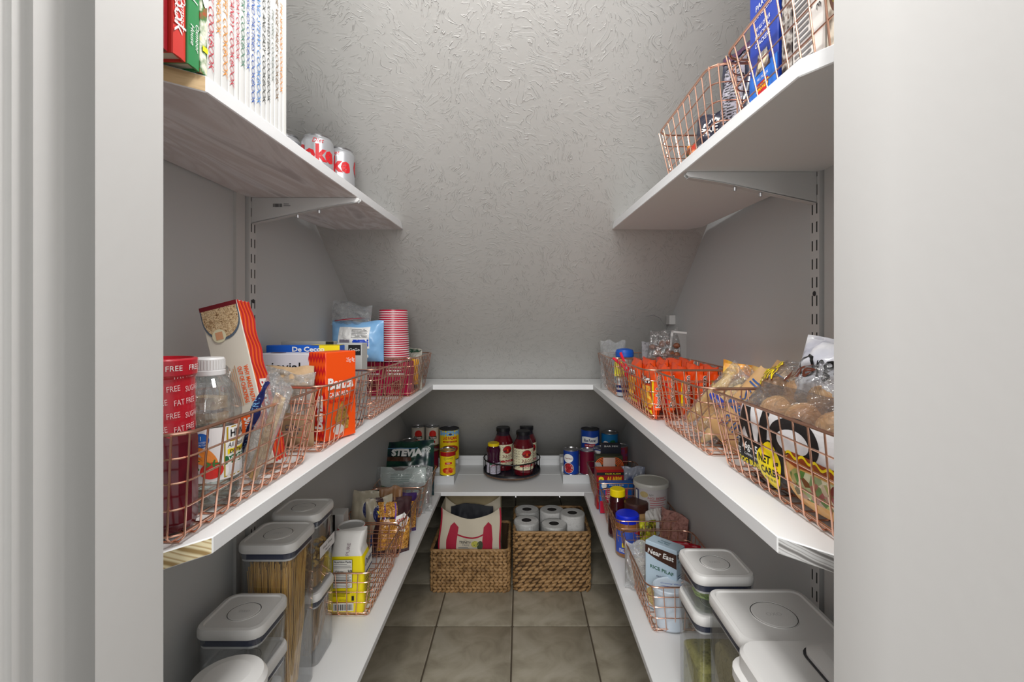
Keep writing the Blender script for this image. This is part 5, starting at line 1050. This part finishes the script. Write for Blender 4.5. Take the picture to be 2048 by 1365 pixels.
# ================================================================ lower right baskets
GR = 'boxed mixes in the far lower right basket'
carton('mix_box', 'dark carton with white lettering standing at the very back of the far right basket', 'box', (.395, 2.085, zl), .085, .024, .208, mat('carton_ink', (34, 36, 48), .4), group=GR, prints={'front': lambda p, a, c: (p.text('BAR MIX', 0, c / 2 - .010, .007, WHITE, 1, fit=.06), p.rect(-a / 2, c / 2 - .09, a / 2, c / 2 - .045, LBLUE, 1))})
org2 = mat('carton_olive', (60, 62, 40), .4)
def poly_(p, a, c):
    for s_ in (-1, 1):
        for k in range(5): p.ring(s_ * a * .20, c / 2 - .042, .010 + k * .006, .013 + k * .006, ORG, 1, 20, 90 if s_ < 0 else -90, 270 if s_ < 0 else 90)
    p.rect(-a * .22, c / 2 - .055, a * .22, c / 2 - .006, mat('panel_rose', (206, 180, 170), .5), 2); p.rect(-a / 2, -c / 2, a / 2, c / 2 - .064, ORG, 3)
carton('mix_box', 'carton with orange and green curved stripes behind the chili kit', 'box', (.372, 2.018, zl), .115, .040, .176, org2, group=GR, prints={'front': poly_})
def pchili(p, a, c):
    p.rect(-a / 2, c / 2 - .022, a / 2, c / 2 - .010, BLACK, 1); p.text('FALSE ALARM', a * .1, c / 2 - .016, .006, YEL, 2, fit=.06); p.text('2', -a * .32, c / 2 - .044, .030, YEL, 2, bold=.06, fit=.024); p.text('ALARM', a * .14, c / 2 - .036, .016, mat('ink_amber', (240, 180, 30), .4), 2, fit=a * .55, bold=.05); p.text('Chili Kit', a * .14, c / 2 - .054, .010, WHITE, 2, fit=a * .55, bold=.04)
carton('mix_box', 'red chili kit box with a big yellow numeral two', 'box', (.354, 1.905, zl), .108, .045, .155, mat('carton_brick', (160, 24, 26), .35), rz=2, group=GR, prints={'front': pchili}, top=mat('carton_brick_top', (200, 80, 40), .35))
def pfam(p, a, c): p.text('FAMILY SIZE', 0, c / 2 - .010, .006, WHITE, 1, fit=.055); p.ell(-a * .38, c / 2 - .012, .010, .012, WHITE, 1); p.rect(-a * .34, -c / 2, a * .34, c / 2 - .024, mat('panel_pink', (206, 60, 90), .4), 1); p.lines(-a * .3, -.01, a * .3, c / 2 - .03, 5, WHITE, 2, .3); p.rect(-a / 2, -c / 2, a / 2, -c * .1, mat('ink_crimson', (190, 10, 50), .4), 3)
carton('mix_box', 'blue family size box with pink panel at the front of the far right basket', 'box', (.3720, 1.858, zl), .128, .030, .118, mat('carton_azure', (24, 104, 190), .35), group=GR, prints={'front': pfam})
carton('mix_box', 'slim white packet box at the aisle side of the far right basket', 'box', (.323, 1.965, zl), .022, .075, .150, mat('carton_white', (0, 0, 0)), rz=0, group=GR)
bag('clear_bag', 'clear bag with blue print by the wall in the far right basket', 'bag', (.455, 1.940, zl), .10, .15, .05, mottle('bag_bluewhite', [(60, 80, 130), (170, 176, 190), (110, 120, 150)], 14, .25), rz=-10, group=GR, seed=111, wr=.012)
GQ = 'jars in the middle lower right basket'
root = empty('food_tub', (.4490, 1.640, zl), 0, 'tall white tub with a translucent lid by the wall, lower right', 'tub', GQ)
tubw = mat('tub_white', (196, 192, 192), .4)
b = MB(); b.lathe([(.0001, 0), (.050, 0), (.052, .004), (.055, .185)], tubw, 44); b.build('tub_body', root)
b = MB(); b.lathe([(.0555, .180), (.0595, .181), (.0600, .190), (.0585, .196), (.056, .1965), (.054, .194), (.0001, .194)], mat('tub_lid', (200, 200, 192), .35), 48); b.build('lid', root)
p = Print(Cyl(.0545, .10, -14, slope=.018)); p.rect(-.062, .012, -.044, .074, mat('ink_slate', (60, 70, 120), .4), 1); p.rect(-.058, .016, -.050, .070, WHITE, 2); p.text('NO BERRY', .022, .052, .007, mr, 1, fit=.066); p.rect(-.006, .043, .055, .045, mr, 1); p.lines(-.004, -.05, .05, .040, 12, mat('ink_dusty_rose', (190, 120, 126), .5), 1, .35, 9); p.ell(-.024, .062, .014, .010, mat('oat', (190, 170, 120), .5), 1); p.text('light', .0, .064, .006, GREY, 1); p.done(root)
pb = mat('peanut_butter', (150, 100, 52), .3, coat=.4)
def ppb(p): p.rect(-.056, -.040, .056, .030, mat('label_periwinkle', (60, 90, 190), .4), 0); p.poly([(.008, .028), (.040, .028), (.040, .010)], RED, 1); p.text('RECIPE', .022, -.006, .010, WHITE, 2, fit=.034, bold=.03); p.text('MADE', .024, -.018, .006, YEL, 2); p.rect(-.03, -.020, -.012, -.006, YEL, 1); p.lines(-.04, -.036, .04, -.024, 3, WHITE, 1)
jar('spread_jar', 'peanut spread jar with a bright blue lid in front of the brown lidded jar', (.3430, 1.528, zl), [(.0001, .0), (.036, 0), (.0385, .004), (.039, .010), (.039, .090), (.036, .104), (.034, .108)], pb, mat('jar_lid_blue', (14, 44, 214), .35), capprof(.0375, .104, .128, .004), ppb, (.039, .052), 6, group=GQ)
jar('spread_jar', 'jar with a dark brown lid behind the blue lidded one', (.3860, 1.590, zl), [(.0001, .0), (.036, 0), (.0385, .004), (.039, .010), (.039, .100), (.036, .114), (.034, .118)], mat('spread_tan', (176, 142, 96), .3, coat=.4), mat('jar_lid_brown', (62, 32, 24), .4), capprof(.0395, .114, .142, .004), lambda p: (p.rect(-.056, -.04, .056, .034, mat('label_sand', (190, 180, 160), .5), 0), p.lines(-.03, -.03, .03, .03, 6, BROWN, 1, .4)), (.039, .056), 0, group=GQ)
jar('syrup_jar', 'dark bottle with a bright yellow cap behind the blue lidded jar', (.3370, 1.655, zl), [(.0001, .0), (.030, 0), (.033, .004), (.033, .095), (.028, .125), (.0235, .136), (.0235, .140)], mat('glass_maroon', (56, 14, 20), .12, coat=.6), mat('jar_lid_lemon', (246, 220, 10), .35), capprof(.0262, .138, .162, .003), None, None, 0, group=GQ)
bag('snack_bag', 'lime and yellow snack bag behind the wires beside the blue lidded jar', 'bag', (.4020, 1.528, zl), .075, .098, .035, mottle('lime_bag', [(190, 200, 20), (230, 230, 60), (60, 60, 20), (210, 214, 40)], 30, .3), rot=(R(-6), 0, R(8)), group=GQ, seed=121, wr=.010)
pinkp = mottle('pink_rice_bag', [(150, 104, 96), (190, 140, 130), (130, 84, 78)], 60, .25, detail=6)
bag('pink_salt_bag', 'dusky pink bag standing against the wall beside the white tub', 'bag', (.478, 1.510, zl), .130, .135, .055, pinkp, rot=(R(-6), R(0), R(-70)), group=GQ, seed=122, wr=.012, standing=True)
bag('flour_sack', 'clear bag with white folded paper near the brown lidded jar', 'bag', (.438, 1.560, zl), .06, .120, .04, mat('sack_white', (206, 204, 200), .5, bump=(30, .8, .004)), rot=(R(-4), R(0), R(20)), group=GQ, seed=123, wr=.012)
GP = 'packages in the near lower right basket'
ricebox = mat('carton_icy_blue', (190, 212, 228), .4); ricep = mottle('rice_photo', [(180, 150, 80), (226, 204, 140), (150, 120, 60), (236, 220, 170)], 150, .4, dist=2)
def price(p, a, c):
    p.poly([(-a / 2, c / 2 - .010), (a / 2, c / 2 - .010), (a / 2, c / 2 - .046), (-a * .1, c / 2 - .040), (-a / 2, c / 2 - .030)], mat('ink_cocoa', (66, 40, 30), .4), 1); p.text('Near East', 0, c / 2 - .0235, .013, WHITE, 2, fit=a * .84, shear=.2, bold=.02)
    p.text('RICE PILAF', a * .04, c / 2 - .062, .0085, mat('ink_pine', (40, 96, 70), .4), 1, fit=a * .74, bold=.02); p.text('original', a * .04, c / 2 - .080, .007, NAVY, 1, shear=.3); p.ell(-a * .05, -c * .33, a * .42, c * .18, mat('plate_white', (226, 226, 226), .4), 1); p.ell(-a * .08, -c * .30, a * .40, c * .16, ricep, 2)
    for k in range(5): p.ell(a * .34 + .003 * math.cos(k * 2), -c * .16 - k * .006, .005, .003, leaf, 3, 8, k * 50)
def pricer(p, a, c): p.rect(-a * .42, c / 2 - .022, a * .42, c / 2 - .010, mat('ink_cocoa', (0, 0, 0)), 1); p.text('Near East', 0, c / 2 - .016, .006, WHITE, 2, fit=a * .7); p.text('RICE PILAF', 0, c / 2 - .030, .005, mat('ink_pine', (0, 0, 0)), 1, fit=a * .7); p.lines(-a * .4, -c * .4, a * .4, c * .14, 16, mat('ink_steel', (90, 110, 140), .5), 1, .4, 12)
carton('rice_box', 'pale blue rice pilaf box with a picture of rice standing in the near basket', 'box', (.3720, 1.228, zl), .088, .042, .172, ricebox, rz=-46, group=GP, prints={'front': price, 'right': pricer, 'top': lambda p, a, c: (p.text('Original', 0, .004, .006, TEAL, 1), p.text('Rice Pilaf', 0, -.006, .006, TEAL, 1))})
root = empty('food_tub', (.3700, 1.1640, zl), 0, 'oval white dessert tub standing at the front of the near lower right basket', 'tub', GP)
ib = mat('tub_ice_white', (208, 220, 232), .35)
b = MB(); b.lathe([(.0001, 0), (.033, 0), (.036, .004), (.041, .090)], ib, 44, sx=1.08, sy=.86); b.build('tub_body', root)
b = MB(); b.lathe([(.0415, .086), (.0430, .087), (.0435, .096), (.042, .099), (.040, .0985), (.0385, .097), (.0001, .097)], ib, 44, sx=1.08, sy=.86); b.build('lid', root)
p = Print(Flat((0, 0, .0972), (1, 0, 0), (0, 1, 0))); p.text('Creamy Whip', .0, .006, .006, mat('ink_soft_blue', (90, 110, 190), .4), 1, fit=.050, rot=-14, shear=.2); p.ell(0, -.008, .030, .0012, mat('ink_soft_blue', (0, 0, 0)), 1, a=-14); p.done(root)
o = bag('grain_bag', 'clear silvery bag of grain beside the rice box', 'bag', (.3350, 1.320, zl), .090, .125, .060, clear('silver_film', gloss=.5, rough=.12, bump=(40, 1, .02), milk=.25), rot=(R(-4), 0, R(-14)), group=GP, seed=131, wr=.016)
b = MB(); b.ell((0, 0, .045), (.036, .020, .040), mottle('grain', [(150, 130, 110), (200, 186, 166), (120, 104, 90)], 160, .7), 16, 12); b.build('grain', o, kind='stuff')
bag('red_bag', 'red topped bag at the back wall side of the near lower right basket', 'bag', (.450, 1.345, zl), .110, .118, .05, mat('bag_crimson', (186, 14, 40), .3), rz=-20, group=GP, seed=132, wr=.008)

# lower right containers
grn = mottle('green_grain', [(120, 116, 50), (170, 164, 84), (150, 146, 66)], 120, .7); olv = mottle('olive_grain', [(104, 96, 60), (140, 130, 86), (120, 112, 72)], 160, .7)
oxo((.3690, .905, ZL + .001), .112, .112, .220, 'clear container of green grain carrying a smaller one, lower right', grn, .115)
o = oxo((.3690, .905, ZL + .222), .112, .112, .072, 'short clear container of green sachets stacked behind the big square lid')
b = MB(); rr = random.Random(9); sc = mottle('sachet_green', [(150, 180, 90), (190, 214, 130), (120, 150, 70)], 50, .35)
for i in range(16):
    x, y, z = rr.uniform(-.026, .026), rr.uniform(-.03, .03), .010 + (i // 5) * .007; a = rr.uniform(0, 3); q = Euler((rr.uniform(-.3, .3), rr.uniform(-.3, .3), a))
    b.ell((x, y, z), (.020, .014, .004), sc, 10, 5, q)
b.build('green_sachets', o)
oxo((.3935, .7400, ZL + .001), .160, .140, .296, 'big square clear container of olive grain with a wide white lid', olv, .215)
root = empty('cereal_dispenser', (.3950, .572, ZL + .001), 0, 'white lidded cereal container with a flip top nearest the door, lower right', 'container', GO)
b = MB(); b.loft([rrect(.180, .165, .02, 0), rrect(.190, .175, .024, .004), rrect(.200, .185, .026, .268)], PLAS); b.build('clear_body', root)
b = MB(); b.loft([rrect(.212, .194, .03, .262), rrect(.216, .198, .032, .264), rrect(.216, .198, .032, .276), rrect(.208, .190, .03, .278)], OXW); b.build('lid_collar', root)
b = MB(); b.loft([rrect(.198, .182, .028, .278), rrect(.200, .184, .028, .280), rrect(.200, .184, .028, .298), rrect(.192, .176, .026, .303)], OXW); lid = b.build('lid', root)
b = MB(); b.loft([rrect(.130, .150, .02, .3032, cx=.045), rrect(.130, .150, .02, .3045, cx=.045)], DGREY); b.loft([rrect(.126, .146, .02, .3040, cx=.046), rrect(.126, .146, .02, .3095, cx=.046), rrect(.104, .128, .018, .3170, cx=.050), rrect(.100, .124, .016, .3172, cx=.050)], OXW); b.build('flip_top', lid)
b = MB(); b.loft([rrect(.17, .155, .02, .006), rrect(.18, .165, .02, .20)], mottle('cereal', [(190, 150, 90), (224, 190, 130), (160, 120, 66)], 60, .7)); b.build('cereal', root, kind='stuff')

# ================================================================ floor: two woven baskets, tote bag, paper rolls
hy = [mottle('woven_hyacinth_%d' % i, [(112, 82, 48), (156, 120, 76), (180, 142, 96), (130, 97, 58)], 26, .65, detail=3) for i in range(2)]
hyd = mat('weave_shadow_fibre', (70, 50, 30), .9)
def woven(x0, x1, y0, y1, h, label, rows, st, braid):
    W, D = x1 - x0, y1 - y0; root = empty('woven_basket', ((x0 + x1) / 2, (y0 + y1) / 2, 0), 0, label, 'basket', 'woven baskets on the floor')
    b = MB(); t = .008; ins = .007
    for lo in ((W - 2 * ins, D - 2 * ins),):
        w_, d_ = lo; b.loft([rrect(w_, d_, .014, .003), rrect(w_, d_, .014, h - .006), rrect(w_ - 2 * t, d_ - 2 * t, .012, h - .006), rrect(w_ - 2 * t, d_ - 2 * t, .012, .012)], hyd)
    b.build('basket_wall', root)
    rh = h / rows; per = rrect(W - .012, D - .012, .020, 0, 6); P = [Vector((p[0], p[1])) for p in per]; L = [(P[(i + 1) % len(P)] - P[i]).length for i in range(len(P))]; tot = sum(L)
    def at(s):
        s %= tot; i = 0
        while s > L[i]: s -= L[i]; i = (i + 1) % len(P)
        d = (P[(i + 1) % len(P)] - P[i]).normalized(); return P[i] + d * s, math.atan2(d.y, d.x)
    rr = random.Random(rows)
    for j in range(rows):
        b = MB(); z = rh * (j + .5); n = int(tot / st); sub = ((-.25, 1), (.25, -1)) if braid else ((0, 1),)
        for (dz, sg) in sub:
            for i in range(n):
                (p_, a_) = at((i + .5 * (j % 2) * (not braid)) * tot / n); sc_ = rr.uniform(.86, 1.15)
                b.ell((p_.x, p_.y, z + dz * rh + rr.uniform(-.0006, .0006)), (st * .70 * sc_, .0085 * sc_, rh * (.27 if braid else .40) * sc_), hy[(i + j) % 2 if rr.random() < .5 else 0], 7, 4, Euler((0, -R(26 if braid else 20) * sg, a_), 'XYZ'))
        b.build('woven_row', root)
    b = MB(); b.tube(rrect(W - .012, D - .012, .020, h - .001, 6), .0050, hy[1], 8, True); b.build('rim', root)
    return root
woven(-.409, -.047, 2.135, 2.455, .190, 'low braided woven basket holding the tote bag', 7, .0195, True)
woven(-.034, .319, 2.140, 2.450, .268, 'taller rope woven basket holding paper towel rolls', 14, .0300, False)
pr = mottle('paper_towel', [(206, 205, 203), (222, 221, 219), (214, 213, 211)], 90, .8, bump=.4); core = mat('core_dark', (34, 30, 28), .9)  # core colour carries the shade inside the hollow rolls
for i, (x, y, hh, lb_) in enumerate(((.028, 2.235, .272, 'paper towel roll at the front left of the taller basket'), (.1560, 2.222, .262, 'plastic wrapped paper towel roll at the front middle of the taller basket'), (.2490, 2.290, .285, 'paper towel roll at the front right, highest of the five'), (.032, 2.365, .272, 'paper towel roll at the back left of the taller basket'), (.1560, 2.372, .268, 'paper towel roll at the back right of the taller basket'))):
    root = empty('paper_roll', (x, y, .014), 0, lb_, 'paper roll', 'paper towel rolls in the woven basket'); r = .0600
    b = MB(); b.lathe([(r - .003, 0), (r, .003), (r, hh - .006), (r - .002, hh - .002), (r - .006, hh), (.0235, hh), (.023, hh - .002)], pr, 40); b.build('paper', root, ang=60)
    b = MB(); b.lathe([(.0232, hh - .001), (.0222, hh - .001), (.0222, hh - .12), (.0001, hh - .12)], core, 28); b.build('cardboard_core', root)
    if i in (1, 0, 3):
        b = MB(); b.lathe([(r + .0012, .004), (r + .0014, hh * .6), (r + .0012, hh - .004), (r - .004, hh + .0015)], clear('roll_wrap', gloss=.3, rough=.15, bump=(40, .8, .01)), 40); b.build('plastic_wrap', root)
# tote bag
cv = mat('canvas_cream', (206, 196, 176), .75, bump=(400, .3, .0006)); cvr = mat('canvas_red', (170, 16, 52), .7, bump=(400, .3, .0006))
root = empty('tote_bag', (-.232, 2.235, .014), 0, 'cream canvas tote bag with dark red straps in the low woven basket', 'bag')
def TS(u, v, off=0):   # u -1..1, v 0..1 ; sagging front face
    w_ = .150 - .012 * v; sag = .020 * (1 - u * u) * v ** 3 * 2.2
    return Vector((u * w_ + .004 * math.sin(v * 9), -.050 + .030 * v - .014 * math.sin(PI * v) * (1 - u * u * .5) + .004 * math.sin(u * 7 + v * 5) - off, v * .330 - sag + .012 * abs(u) ** 3 * v))
b = MB(); n = 18; vs = [TS(-1 + 2 * i / n, j / n) for j in range(n + 1) for i in range(n + 1)]; b.add(vs, [(j * (n + 1) + i, j * (n + 1) + i + 1, (j + 1) * (n + 1) + i + 1, (j + 1) * (n + 1) + i) for j in range(n) for i in range(n)], cv)
back = [(v.x * .96, .075 + .012 * math.sin(v.x * 20), v.z * 1.03 + .004) for v in vs]; b.add(back, [(j * (n + 1) + i, (j + 1) * (n + 1) + i, (j + 1) * (n + 1) + i + 1, j * (n + 1) + i + 1) for j in range(n) for i in range(n)], cv)
for i in (0, n):
    for j in range(n):
        a_, b2_ = j * (n + 1) + i, (j + 1) * (n + 1) + i; b.add([vs[a_], vs[b2_], back[b2_], back[a_]], [(0, 1, 2, 3) if i else (3, 2, 1, 0)], cv)
b.build('canvas_body', root, ang=70)
class TF:
    maxe = .02
    def __call__(s, u, v, off): return TS(max(-1, min(1, u / .145)), max(0, min(1, v / .33)), off + .001)
p = Print(TF())
for s_ in (-1, 1):
    p.poly([(s_ * .062, .0), (s_ * .100, .0), (s_ * .108, .20), (s_ * .098, .27), (s_ * .082, .292), (s_ * .060, .270), (s_ * .060, .2)] if s_ > 0 else [(s_ * .060, .0), (s_ * .060, .27), (s_ * .082, .292), (s_ * .098, .27), (s_ * .108, .20), (s_ * .100, .0)], cvr, 1)
    p.rect(*sorted((s_ * .138, s_ * .145))[:1], .0, max(s_ * .138, s_ * .145), .33, cvr, 1)
p.done(root, 'red_straps')
p = Print(TF()); p.tris([(x / 10 * .060, .232 - .012 * (1 - (x / 10) ** 2) + dv) for x in range(-10, 11) for dv in (-.004, .004)], [(2 * i, 2 * i + 2, 2 * i + 3, 2 * i + 1) for i in range(20)], cvr, 2); p.done(root, 'pocket_trim')
p = Print(TF()); p.text('TRINITY', -.020, .196, .012, BLACK, 3, fit=.056, bold=.02); p.text('Health', -.020, .206 + .002, .004, BLACK, 3); p.text('FARM', -.016, .182, .009, GREY, 3); p.lines(-.05, .160, .01, .174, 2, GREY, 3, .5)
p.ell(.026, .190, .017, .016, mottle('flowers_print', [(150, 160, 60), (210, 200, 90), (90, 110, 50)], 160, .6), 3); p.ell(.050, .182, .014, .022, mat('ink_moss', (60, 70, 44), .6), 3); p.done(root, 'printed_emblem')
bag('canvas_bag', 'beige drawstring bag standing behind the cream tote', 'bag', (-.235, 2.372, .014), .28, .385, .09, mat('canvas_beige', (168, 152, 118), .8, bump=(60, .4, .002)), rz=0, seed=141, wr=.014, standing=True)
bag('black_bag', 'black folded bag on top inside the cream tote', 'bag', (-.230, 2.262, .12), .20, .225, .06, mat('fabric_black', (26, 28, 36), .7), rz=0, seed=142, wr=.014, standing=True)
